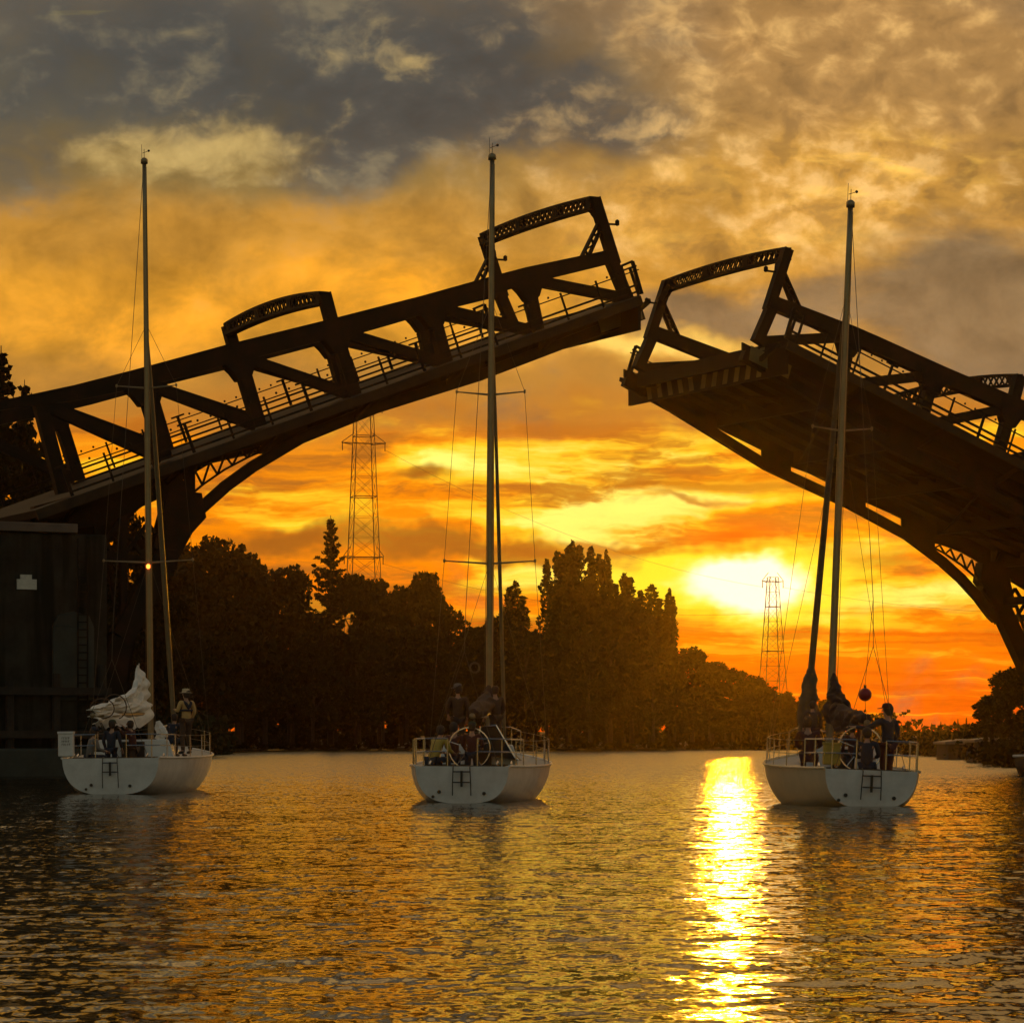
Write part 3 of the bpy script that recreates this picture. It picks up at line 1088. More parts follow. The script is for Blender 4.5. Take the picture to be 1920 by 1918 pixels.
def leaf_mesh(name, C, size, mat, rng, flat=0.0, droop=None):
    """Many small leaf-clump faces: C (n,3) centres."""
    n = len(C)
    a = rng.normal(size=(n, 3))
    a[:, 2] *= (1 - flat)
    a /= np.linalg.norm(a, axis=1)[:, None]
    b = rng.normal(size=(n, 3))
    b -= (b * a).sum(1)[:, None] * a
    b /= np.linalg.norm(b, axis=1)[:, None]
    sz = size * rng.uniform(.55, 1.35, n)[:, None]
    a, b = a * sz, b * sz * .7
    j = rng.uniform(.6, 1.25, (n, 4, 1))
    V = np.stack([C - a * j[:, 0], C - b * j[:, 1], C + a * j[:, 2], C + b * j[:, 3]], 1).reshape(-1, 3)
    F = np.arange(4 * n).reshape(n, 4)
    me = bpy.data.meshes.new(name)
    me.from_pydata(V.tolist(), [], F.tolist())
    me.materials.append(mat)
    return me


def broad_proto(seed, h=20.0, wd=12.0, n=7000, base=0.06, lobes=52):
    """Round-crowned tree, crown down to near the ground; returns (crown mesh, trunk mesh)."""
    r = np.random.RandomState(seed)
    L = []
    for k in range(lobes):
        f = r.uniform(0.10, 0.93)
        env = math.sin(math.pi * min(1, (f * 0.80 + 0.20))) ** .7
        a = r.uniform(0, 6.283)
        rad = wd * .5 * env * math.sqrt(r.uniform(.15, 1))
        L.append((rad * math.cos(a), rad * math.sin(a), h * (base + (1 - base) * f), wd * r.uniform(.08, .17)))
    for k in range(9):                     # top sprays give an uneven skyline
        a = r.uniform(0, 6.283)
        q = wd * r.uniform(0, .22)
        L.append((q * math.cos(a), q * math.sin(a), h * r.uniform(.88, .99), wd * r.uniform(.035, .08)))
    L = np.array(L)
    idx = r.choice(len(L), n, p=L[:, 3] ** 2 / (L[:, 3] ** 2).sum())
    d = r.normal(size=(n, 3))
    d /= np.linalg.norm(d, axis=1)[:, None]
    rr = r.uniform(.35, 1.12, n) ** .6
    C = L[idx, :3] + d * (L[idx, 3] * rr)[:, None] * np.array([1, 1, .85])
    C[:, 2] = np.maximum(C[:, 2], 0.3)
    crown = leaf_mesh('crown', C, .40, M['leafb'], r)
    t = MB()
    t.tube([(0, 0, -.5), (.1, 0, h * .25), (.2, .1, h * .5), (0, 0, h * .85)], [h * .02, h * .016, h * .010, h * .003], 7)
    for k in range(9):
        l = L[r.randint(len(L))]
        z0 = l[2] * r.uniform(.45, .7)
        t.tube([(0, 0, z0), (l[0] * .5, l[1] * .5, (z0 + l[2]) / 2 + .3), (l[0], l[1], l[2])], [h * .007, h * .005, h * .0015], 5)
    return crown, t, M['leafb']


def poplar_proto(seed, h=30.0, wd=6.0, n=8000, spires=6):
    r = np.random.RandomState(seed)
    Cs = []
    t = MB()
    t.tube([(0, 0, -.5), (0, 0, h * .4), (0, 0, h * .9)], [h * .013, h * .009, h * .002], 7)
    for s in range(spires):
        a = 6.283 * s / spires + r.uniform(-.4, .4)
        q = wd * .27 * (0 if s == 0 else r.uniform(.6, 1.0))
        top = h * (1.0 if s == 0 else r.uniform(.78, .99))
        lo = h * (.03 if s == 0 else r.uniform(.04, .25))
        m = int(n / spires)
        f = r.uniform(0, 1, m)
        z = lo + (top - lo) * f
        prof = np.clip(np.sin(np.pi * np.clip(f * .80 + .20, 0, 1)) ** .42, .05, 1) * wd * .30
        prof *= .75 + .35 * np.sin(z * 1.7 + s * 2.1) * np.sin(z * .63 + s)
        th = r.uniform(0, 6.283, m)
        rad = prof * np.sqrt(r.uniform(.1, 1.1, m))
        cx, cy = q * math.cos(a) * np.minimum(1, z / (h * .3)), q * math.sin(a) * np.minimum(1, z / (h * .3))
        Cs.append(np.stack([cx + rad * np.cos(th), cy + rad * np.sin(th), z], 1))
        t.tube([(0, 0, lo * .6), (q * math.cos(a), q * math.sin(a), lo + (top - lo) * .3), (q * math.cos(a), q * math.sin(a), top * .97)],
               [h * .006, h * .004, h * .001], 5)
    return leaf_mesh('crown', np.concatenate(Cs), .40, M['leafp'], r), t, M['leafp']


def conifer_proto(seed, h=24.0, wd=9.0, tiers=17, dense=1.0):
    """Layered branches that reach out and sag, with gaps between the tiers."""
    r = np.random.RandomState(seed)
    t = MB()
    t.tube([(0, 0, -.5), (0, 0, h * .5), (0, 0, h)], [h * .016, h * .009, .03], 7)
    Cs = []
    nbr = tiers * 7
    for k in range(nbr):
        f = min(.985, ((k + r.uniform(0, 1)) / nbr) ** .92)
        z = h * (.06 + .93 * f)
        R_ = wd * .5 * (1 - f) ** .85 * (1 - .25 * max(0, .18 - f) / .18) + .22
        a = 2.4 * k + r.uniform(-.5, .5)
        ln = R_ * r.choice([.55, .8, .95, 1.15], p=[.2, .35, .3, .15]) * r.uniform(.9, 1.1)
        rise = r.uniform(-.05, .22) * ln
        sag = .22 * ln
        e = (ln * math.cos(a), ln * math.sin(a), z + rise)
        t.tube([(0, 0, z), (e[0] * .5, e[1] * .5, z - sag * .8), e], [.07 * (1 - f) + .02, .04, .012], 4)
        m = int((26 * ln + 12) * dense)
        u = r.uniform(.05, 1.08, m)
        pz = z - sag * np.sin(np.pi * np.clip(u, 0, 1)) + rise * u ** 2
        spread = .26 * ln ** .6 * (1.1 - .7 * u)
        Cs.append(np.stack([e[0] * u + r.normal(0, 1, m) * spread * .7, e[1] * u + r.normal(0, 1, m) * spread * .7,
                            pz - np.abs(r.normal(0, .24, m)) * (.5 + ln * .14) * (1.15 - .6 * u)], 1))
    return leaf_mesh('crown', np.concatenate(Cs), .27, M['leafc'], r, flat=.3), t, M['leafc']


PROTO = {}


def proto(kind):
    if kind not in PROTO:
        k, s = kind.rstrip('0123456789'), int(kind[-1])
        h0 = {'broad': 20.0, 'poplar': 30.0, 'conifer': 24.0}[k]
        c, t, lm = {'broad': broad_proto, 'poplar': poplar_proto, 'conifer': conifer_proto}[k](s * 7 + len(k))
        me = bpy.data.meshes.new('trunk')
        me.from_pydata(t.v, [], t.f)
        me.materials.append(M['bark'])
        PROTO[kind] = (c, me, h0)
    return PROTO[kind]


TREE_NAME = {'broad': 'broadleaf_tree', 'poplar': 'poplar_tree', 'conifer': 'conifer_tree'}


def tree(kind, px, top, d, label, group=None, wide=1.0, ground=1.6, spin=None):
    c, t, h0 = proto(kind)
    p = at(px, top, d)
    k = (p.z - ground) / h0
    root = empty(TREE_NAME[kind.rstrip('0123456789')], (p.x, d, ground), (0, 0, RNG.uniform(0, 6.28) if spin is None else spin))
    root.scale = (k * wide, k * wide, k)
    tag(root, label, 'tree', group)
    for nm, me in (('crown', c), ('trunk', t)):
        o = bpy.data.objects.new(nm, me)
        COL.objects.link(o)
        o.parent = root
    return root


G1 = 'trees of the far bank behind the sailboats'
far_trees = [
    # kind, photo column, photo row of the top, distance, width factor, label
    ('broad1', 338, 1012, 470, 1.0, 'tall rounded tree below the knuckle of the left leaf, leftmost on the far bank'),
    ('broad2', 398, 1014, 478, 1.0, 'tall rounded tree right of the left boat\'s spreaders, with a lumpy top'),
    ('broad3', 446, 1040, 486, .95, 'tree on the right shoulder of the tall rounded pair behind the left boat'),
    ('broad1', 497, 1062, 492, .85, 'ragged tree in the dip left of the layered conifer'),
    ('broad2', 548, 1066, 500, .85, 'ragged broadleaf tree touching the layered conifer from the left'),
    ('conifer1', 620, 966, 505, 1.0, 'layered conifer standing just left of the near lattice tower'),
    ('broad3', 668, 1080, 508, .8, 'thin broadleaf tree at the left foot of the near lattice tower'),
    ('broad1', 712, 1086, 510, .85, 'open-crowned tree at the right foot of the near lattice tower'),
    ('broad2', 752, 1104, 510, .9, 'low broadleaf tree in the notch right of the near lattice tower'),
    ('broad3', 800, 1076, 510, 0.62, 'spiky-topped tree left of the middle mast, last before the skyline drops'),
    ('broad1', 842, 1140, 512, .9, 'rounded tree where the skyline drops towards the middle mast'),
    ('broad2', 880, 1180, 512, .95, 'low rounded tree directly left of the middle mast'),
    ('broad3', 928, 1160, 514, 0.60, 'small see-through tree just right of the middle mast'),
    ('poplar3', 966, 1090, 514, 1.3, 'slim pointed tree with open twigs, alone between the middle mast and the poplars'),
    ('broad1', 1004, 1180, 515, .9, 'low tree at the left foot of the poplars'),
    ('poplar1', 1044, 1036, 516, 1.0, 'left spire of the tallest poplar clump'),
    ('poplar2', 1074, 1016, 517, 1.1, 'tallest poplar, its blunt top the highest of the clump'),
    ('poplar3', 1108, 1026, 516, 1.0, 'poplar right of the tallest one, with a narrow gap of sky between'),
    ('poplar1', 1137, 1032, 518, 0.6, 'thin needle-like poplar at the right end of the tallest clump'),
    ('poplar2', 1170, 1076, 517, 1.1, 'shorter poplar with two tips right of the tallest clump'),
    ('poplar3', 1222, 1096, 517, 1.55, 'broad dome-topped poplar left of the setting sun'),
    ('poplar1', 1255, 1104, 516, 0.75, 'last narrow poplar, its right side straight against the sun'),
    ('broad2', 1298, 1216, 512, 1.25, 'low tree at the right foot of the last poplar'),
    ('broad3', 1336, 1242, 510, 1.25, 'low rounded tree below the setting sun'),
    ('broad1', 1374, 1252, 508, 1.25, 'low loose-leaved tree right of the glow, left of the far lattice tower'),
    ('broad2', 1408, 1268, 506, 1.25, 'low tree just left of the far lattice tower'),
    ('broad3', 1440, 1288, 504, 1.25, 'low tree at the foot of the far lattice tower'),
    ('broad1', 1476, 1296, 502, 1.25, 'low tree left of the right boat\'s tan furled jib'),
    ('broad2', 1512, 1300, 500, 1.25, 'low tree behind the right boat\'s tan furled jib'),
    ('broad3', 1548, 1312, 498, 1.25, 'low tree behind the right boat\'s dark mainsail'),
]
for k, px, top, d, w_, lab in far_trees:
    tree(k, px, top, d, lab, G1, w_)
# the lower, shaded row along the water: nothing tells these apart
k = 0
for px in list(range(322, 900, 44)) + list(range(905, 1300, 40)):
    top = 1190 + 40 * math.sin(px * .031) + 25 * math.sin(px * .11)
    tree('broad%d' % (1 + k % 3), px, top, 488 + 8 * math.sin(k * 1.9) + (10 if px > 500 else -30 + (px - 322) * .18),
         'dark rounded tree in the shaded lower row along the far waterline', 'lower row of trees on the far waterline', 0.95)
    k += 1
for px in range(1300, 1560, 30):
    tree('broad%d' % (1 + k % 3), px, 1296 + (px - 1300) * .10 + 10 * math.sin(px * .07), 492,
         'small dark tree in the low row under the sunset, by the far waterline', 'low row of trees under the sunset', 1.25)
    k += 1

GL = 'trees on the left bank behind the bridge'
for kd, px, top, d, w_, lab in [
    ('conifer2', 2, 648, 186, 1.0, 'tall conifer at the left picture edge, its tip above the bridge chord'),
    ('conifer1', 46, 712, 200, 0.8, 'slender conifer tip showing just above the tail of the left leaf'),
    ('broad1', -40, 770, 182, 0.8, 'dense tree at the left picture edge behind the tail of the left leaf'),
    ('broad2', 44, 800, 190, 0.55, 'leafy tree seen through the first gap of the left truss'),
    ('broad3', 100, 872, 196, 0.55, 'tree behind the left end of the truss, right of the tall conifer'),
    ('broad1', 168, 930, 190, 0.65, 'dark tree behind the pier, under the fascia of the left leaf'),
    ('broad2', 232, 962, 200, 0.60, 'dark tree behind the left boat\'s backstay'),
    ('broad3', 288, 1012, 214, 0.6, 'dark tree behind the left boat\'s mast, with sky between its leaves'),
    ('broad1', 316, 1060, 300, 0.9, 'dark tree behind the left boat\'s furled jib'),
    ('broad2', 262, 1120, 230, 0.9, 'low dark tree at the waterline between pier and left mast'),
    ('broad3', 208, 1130, 170, 0.8, 'low dark tree right beside the left pier'),
]:
    tree(kd, px, top, d, lab, GL, w_, 2.0)
GR = 'trees on the right bank'
for kd, px, top, d, w_, lab in [
    ('broad2', 1892, 1258, 205, 1.35, 'rounded dark tree at the right picture edge, below the bridge strut'),
    ('broad3', 1856, 1304, 212, 1.5, 'lower tree on the left side of the dark tree at the right edge'),
    ('broad1', 1935, 1215, 190, 1.2, 'tall tree at the right picture edge behind the bridge strut'),
    ('broad1', 1848, 1340, 225, 1.5, 'bushy small tree left of the boathouse roof'),
]:
    tree(kd, px, top, d, lab, GR, w_, 1.2)
for kd, px, top, d, w_, lab in [
    ('broad2', 1702, 1352, 372, 1.0, 'small round tree on the low right shore beside the standing man'),
    ('conifer2', 1764, 1352, 420, 0.9, 'little conifer on the low right shore, alone in the skyline'),
    ('conifer1', 1796, 1347, 410, 0.75, 'left one of two little conifers close together on the right shore'),
    ('conifer2', 1812, 1344, 405, 0.75, 'right one of two little conifers close together on the right shore'),
    ('broad3', 1738, 1368, 390, 1.2, 'low bushy tree on the right shore between the man and the little conifers'),
    ('broad1', 1830, 1368, 380, 1.2, 'low bushy tree on the right shore left of the boathouse'),
    ('broad2', 1600, 1366, 470, 1.4, 'low tree on the far shore behind the red signal ball'),
    ('broad1', 1650, 1362, 460, 1.4, 'low tree on the far shore behind the pointing man\'s arm'),
]:
    tree(kd, px, top, d, lab, 'small trees on the low right shore', w_, 1.3)


def shrubs(name, pts, n, hgt, spread, size, label):
    r = np.random.RandomState(5)
    pts = np.array(pts)
    i = r.randint(0, len(pts) - 1, n)
    u = r.uniform(0, 1, n)[:, None]
    P = pts[i] * (1 - u) + pts[i + 1] * u
    C = np.zeros((n, 3))
    C[:, :2] = P + r.normal(0, 1, (n, 2)) * spread
    lump = .55 + .45 * np.sin(C[:, 0] * .9) * np.sin(C[:, 1] * .23 + 1)
    C[:, 2] = r.uniform(0, 1, n) ** .8 * hgt * lump + .1
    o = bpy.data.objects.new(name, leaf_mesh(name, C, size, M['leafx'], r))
    COL.objects.link(o)
    tag(o, label, 'undergrowth', kind='stuff')


shrubs('undergrowth', [(-62, 492), (-48, 508), (-20, 523), (20, 523), (45, 518), (52, 503)], 22000, 8.5, 2.0, .6, 'dark undergrowth along the far waterline')
shrubs('undergrowth', [(-25.5, 125), (-25.5, 150), (-26, 210), (-31.5, 330), (-50, 440), (-70, 470)], 12000, 4.5, 0.7, .4, 'dark undergrowth along the left bank')
shrubs('undergrowth', [(53, 500), (48, 420), (42.5, 320), (38.5, 262), (33, 196), (27, 160)], 20000, 2.4, 1.0, .2, 'low undergrowth along the right shore')


def distant():
    r = np.random.RandomState(8)
    n = 9000
    C = np.zeros((n, 3))
    C[:, 0] = r.uniform(-160, 230, n)
    C[:, 1] = r.uniform(640, 720, n)
    top = 4.0 + 2.2 * np.sin(C[:, 0] * .11) + 1.6 * np.sin(C[:, 0] * .31 + 1) + 1.0 * np.sin(C[:, 0] * .9)
    C[:, 2] = 1.6 + r.uniform(0, 1, n) ** .6 * np.maximum(top, 1.0)
    o = bpy.data.objects.new('distant_wood', leaf_mesh('distant_wood', C, .9, M['leafx'], r))
    COL.objects.link(o)
    tag(o, 'faint low wood on the horizon beyond the right shore', 'wood', kind='stuff')


distant()

# ------------------------------------------------------------------ lattice towers and shore buildings
def lattice_tower(px, d, y_top, y_base, w_top, w_base, label, levels, arms):
    """Square lattice tower; widths in metres."""
    base = at(px, y_base, d)
    H = at(px, y_top, d).z - 1.6
    root = empty('transmission_tower', (base.x, d, 1.6), (0, 0, R(14)))
    tag(root, label, 'transmission tower', 'lattice towers on the far bank')
    wz = lambda f: w_base + (w_top - w_base) * f ** .85
    corners = [(-1, -1), (1, -1), (1, 1), (-1, 1)]
    for cx, cy in corners:
        t = MB()
        fs = [i / 12 for i in range(13)]
        t.tube([(cx * wz(f) / 2, cy * wz(f) / 2, H * f) for f in fs], .10, 4)
        t.build('leg', M['tower'], root)
    b = MB()
    for i in range(levels):
        f0 = 1 - (1 - i / levels) ** 1.0
        f1 = (i + 1) / levels
        for k in range(4):
            (ax, ay), (bx, by) = corners[k], corners[(k + 1) % 4]
            p = lambda cx, cy, f: (cx * wz(f) / 2, cy * wz(f) / 2, H * f)
            b.tube([p(ax, ay, f0), p(bx, by, f1)], .034, 4, False)
            b.tube([p(bx, by, f0), p(ax, ay, f1)], .034, 4, False)
            b.tube([p(ax, ay, f1), p(bx, by, f1)], .09 if i % 3 == 2 else .034, 4, False)
    b.build('lattice_bracing', M['tower'], root)
    for zf, ln in arms:
        a = MB()
        z = H * zf
        for s in (-1, 1):
            for yy in (-1, 1):
                a.tube([(s * wz(zf) / 2, yy * wz(zf) / 2, z), (s * ln, 0, z + .2)], .10, 4)
            a.tube([(s * wz(zf) / 2, 0, z + 2.2), (s * ln, 0, z + .3)], .08, 4)
            a.tube([(-wz(zf) / 2, 0, z + .1), (wz(zf) / 2, 0, z + .1)], .12, 4)
            a.tube([(s * ln * .97, 0, z + .2), (s * ln * .97, 0, z - 1.4)], .10, 5)
        a.build('cross_arm', M['tower'], root)
    return root, base, H


tw1, b1, h1 = lattice_tower(682, 620, 742, 1380, 3.2, 9.0, 'near lattice transmission tower rising behind the trees, its top crossing the left leaf', 17, [(.53, 4.2), (.86, 4.6), (.97, 4.0)])
tw2, b2, h2 = lattice_tower(1449, 700, 1082, 1384, 2.0, 7.0, 'far small lattice transmission tower in the orange sky right of the setting sun', 11, [(.97, 2.6)])


def wire(p, q, sag, label):
    t = MB()
    n = 24
    pts = [Vector(p).lerp(Vector(q), i / n) - Vector((0, 0, sag * 4 * (i / n) * (1 - i / n))) for i in range(n + 1)]
    t.tube(pts, .028, 4)
    tag(t.build('power_line', M['wire'], None), label, 'power line', 'power lines between the towers')


wire((b1.x + 4.4, 621, 1.6 + h1 * .86 - 1.2), (b2.x - 2.5, 699, 1.6 + h2 * .97 - 1.2), 4.0, 'thin power line sagging from the near tower to the far tower, upper one')
wire((b1.x + 4.0, 622, 1.6 + h1 * .53 - 1.2), (b2.x - .8, 698, 1.6 + h2 * .78), 4.0, 'thin power line sagging from the near tower to the far tower, lower one')
wire((b2.x + 2.5, 701, 1.6 + h2 * .97 - 1.2), (200, 760, 1.6 + h2), 6.0, 'thin power line running off to the right from the far tower')


def boathouse(px, d, w, dep, h, rh, label, rot=0.0):
    p = at(px, 1389, d)
    root = empty('boathouse', (p.x, d, 0.4), (0, 0, rot))
    tag(root, label, 'boathouse', 'boathouses on the right shore')
    m = MB()
    m.box(-w / 2, w / 2, -dep / 2, dep / 2, -.8, h)
    m.build('wall', M['wallp'], root)
    m = MB()
    e = .25
    m.prism([(-w / 2 - e, h - .05), (w / 2 + e, h - .05), (w / 2 + e, h + .12), (0, h + rh), (-w / 2 - e, h + .12)], 'y', -dep / 2 - e, dep / 2 + e)
    m.build('roof', M['roof'], root)
    for k in (-1, 1):
        m = MB()
        m.box(k * w * .22 - w * .12, k * w * .22 + w * .12, -dep / 2 - .06, -dep / 2 - .01, .5, h - .45)
        f = m.build('door', M['glass'], root)
        m = MB()
        for dx in (-.125, .125):
            m.box(k * w * .22 + dx * w - .05, k * w * .22 + dx * w + .05, -dep / 2 - .09, -dep / 2 - .062, .4, h - .4)
        m.build('door_frame', M['wallp'], f)


boathouse(1857, 198, 2.4, 5, .95, .28, 'low boathouse with a pale roof at the foot of the right-hand trees')
boathouse(1806, 230, 3.2, 6, .8, .35, 'low brown boathouse with a dull roof left of the pale-roofed one')

# mooring post in front of the right shore
mb = MB()
p = on_water(1827, 262)
mb.tube([(p.x, p.y, -.8), (p.x, p.y, 1.0)], [.14, .12], 8)
mb.lathe([(.12, 0), (.17, .02), (.17, .12), (.02, .2)], (p.x, p.y, 1.0), 8)
tag(mb.build('mooring_post', M['bark']), 'single mooring post in the water before the boathouses', 'post')


def launch(px, d):
    """Dark cabin launch moored at the right edge: hull, cabin, rails."""
    p = on_water(px, d)
    root = empty('cabin_launch', p, (0, 0, R(-62)))
    tag(root, 'dark cabin launch moored at the right picture edge, with pale rub rails', 'motor boat')
    L_, B_ = 8.5, 2.7
    secs = []
    for i in range(13):
        f = i / 12
        b = B_ / 2 * (min(1, .86 + .5 * f) if f < .45 else max(.03, 1 - ((f - .45) / .55) ** 2.2))
        z = .85 + .55 * f ** 1.6
        secs.append([(f * L_, b * k, zz) for k, zz in ((-1, z), (-.92, .35), (-.75, -.05), (0, -.45), (.75, -.05), (.92, .35), (1, z))])
    m = MB()
    vs = [q for s in secs for q in s]
    fs = [(i * 7 + k, i * 7 + k + 1, (i + 1) * 7 + k + 1, (i + 1) * 7 + k) for i in range(12) for k in range(6)]
    fs += [tuple(range(7)), tuple(12 * 7 + k for k in range(7))]
    fs += [(i * 7, i * 7 + 6, (i + 1) * 7 + 6, (i + 1) * 7) for i in range(12)]
    m.add(vs, fs)
    m.build('hull', M['hullblue'], root)
    m = MB()
    for k in (0, 6):
        m.tube([Vector(s[k]) + Vector((0, .02 * (1 if k else -1), -.06)) for s in secs], .05, 6)
    m.build('rub_rail', M['gel'], root)
    m = MB()
    m.prism([(1.6, .9), (5.6, 1.1), (5.1, 1.95), (4.6, 2.35), (1.9, 2.35), (1.7, 1.9)], 'y', -1.0, 1.0)
    m.build('cabin', M['hullblue'], root, bevel=.05)
    m = MB()
    m.box(1.4, 4.9, -1.12, 1.12, 2.36, 2.44)
    m.build('cabin_roof', M['gel'], root, bevel=.02)
    for k in range(3):
        m = MB()
        for s in (-1, 1): m.box(2.1 + k * .85, 2.75 + k * .85, s * 1.005 - .01, s * 1.005 + .01, 1.6, 2.1)
        m.build('window', M['glass'], root)
    m = MB()
    for s in (-1, 1):
        m.tube([(5.4, s * 1.15, 1.25), (5.5, s * 1.12, 1.8), (7.2, s * .75, 1.95), (8.3, s * .15, 2.0)], .022, 6)
        m.tube([(7.2, s * .75, 1.3), (7.2, s * .75, 1.95)], .02, 6)
    m.build('bow_rail', M['sst'], root)


launch(1944, 122)

# ------------------------------------------------------------------ sailing yachts
def hull_shape(Lh, B, wt, zs=.86, zb=1.12, nsec=26, nrow=11):
    """Sections from the transom (y=0) to the stem; returns rows of points port sheer -> keel -> starboard sheer."""
    rows = []
    for i in range(nsec):
        f = i / (nsec - 1)
        y = f * Lh
        if f < .42: b = wt / 2 + (B / 2 - wt / 2) * math.sin(f / .42 * math.pi / 2)
        else: b = B / 2 * max(0.0, 1 - ((f - .42) / .58) ** 2.05) + .03
        zsh = zs + (zb - zs) * f ** 2 - .05 * math.sin(f * math.pi)
        zk = -.02 - .42 * math.sin(min(1, f / .45) * math.pi / 2) if f < .45 else -.44 + .36 * ((f - .45) / .55) ** 1.6
        yk = y + (.25 * (zsh - 0) * 0)
        row = []
        for j in range(-nrow, nrow + 1):
            a = abs(j) / nrow * math.pi / 2
            sx = math.sin(a) ** .60
            fl_ = .92 - .20 * min(1, f / .4)
            x = b * sx * (fl_ + (1 - fl_) * (abs(j) / nrow) ** 1.3) if f < .55 else b * math.sin(a) ** (.6 + (f - .55) * 1.6) * (0.72 - (f - .55) * .2 + (0.28 + (f - .55) * .2) * (abs(j) / nrow) ** 1.3)
            z = zk + (zsh - zk) * (1 - math.cos(a) ** .75) ** 1.0
            yy = y
            if f > .86: yy = y - (1 - (z - zk) / (zsh - zk)) * .75 * ((f - .86) / .14)
            if i == 0: yy = -.10 * (z / zsh) + .05
            row.append((x if j >= 0 else -x, yy, z))
        rows.append(row)
    return rows


def crumple(path, radii, seed, seg=44, fold=.30, lump=.22, squash=1.0, rag=.05):
    """Bunched cloth: a tube along the path whose surface is folded by noise. Returns a MB."""
    r = np.random.RandomState(seed)
    ph = r.uniform(0, 6.28, (8, 3))
    m = MB()
    n = len(path)
    P = [Vector(p) for p in path]
    # resample
    fine, rad = [], []
    for i in range(n - 1):
        for k in range(9):
            u = k / 9
            fine.append(P[i].lerp(P[i + 1], u))
            rad.append(radii[i] * (1 - u) + radii[i + 1] * u)
    fine.append(P[-1])
    rad.append(radii[-1])
    N_ = len(fine)
    vs, fs = [], []
    for i, p in enumerate(fine):
        d = (fine[min(i + 1, N_ - 1)] - fine[max(i - 1, 0)]).normalized()
        s = d.cross(Vector((0, 1, 0)))
        s = s.normalized() if s.length > .05 else Vector((1, 0, 0))
        t = d.cross(s).normalized()
        jit = Vector(r.normal(0, rag * 2 * min(rad[i], .25), 3)) if 2 < i < N_ - 2 else Vector((0, 0, 0))
        jr_ = 1 + r.normal(0, rag)
        for k in range(seg):
            a = 6.2832 * k / seg
            tri = lambda q: 1 - abs(2 * (q % 1.0) - 1)
            q1 = tri((2.5 * a + i * .50 + 1.4 * math.sin(a + i * .21 + ph[5, 0])) / 6.2832)
            q2 = tri((4.0 * a - i * .95 + 1.1 * math.sin(2 * a + i * .3 + ph[6, 0])) / 6.2832)
            q3 = tri((8 * a + i * .7 + 1.5 * math.sin(a * 2 - i * .2)) / 6.2832)
            w = 1 + fold * (q1 - .5) * 1.3 + .7 * fold * (q2 - .5) + .35 * fold * (q3 - .5) + lump * math.sin(2 * a - i * .30 + ph[2, 0]) + .5 * lump * math.sin(a + i * .42 + ph[4, 1])
            rr = rad[i] * max(.35, w) * jr_
            vs.append(p + jit + s * math.cos(a) * rr + t * math.sin(a) * rr * squash)
    for i in range(N_ - 1):
        for k in range(seg):
            k2 = (k + 1) % seg
            fs.append((i * seg + k, i * seg + k2, (i + 1) * seg + k2, (i + 1) * seg + k))
    fs.append(tuple(range(seg))[::-1])
    fs.append(tuple((N_ - 1) * seg + k for k in range(seg)))
    return m.add(vs, fs)


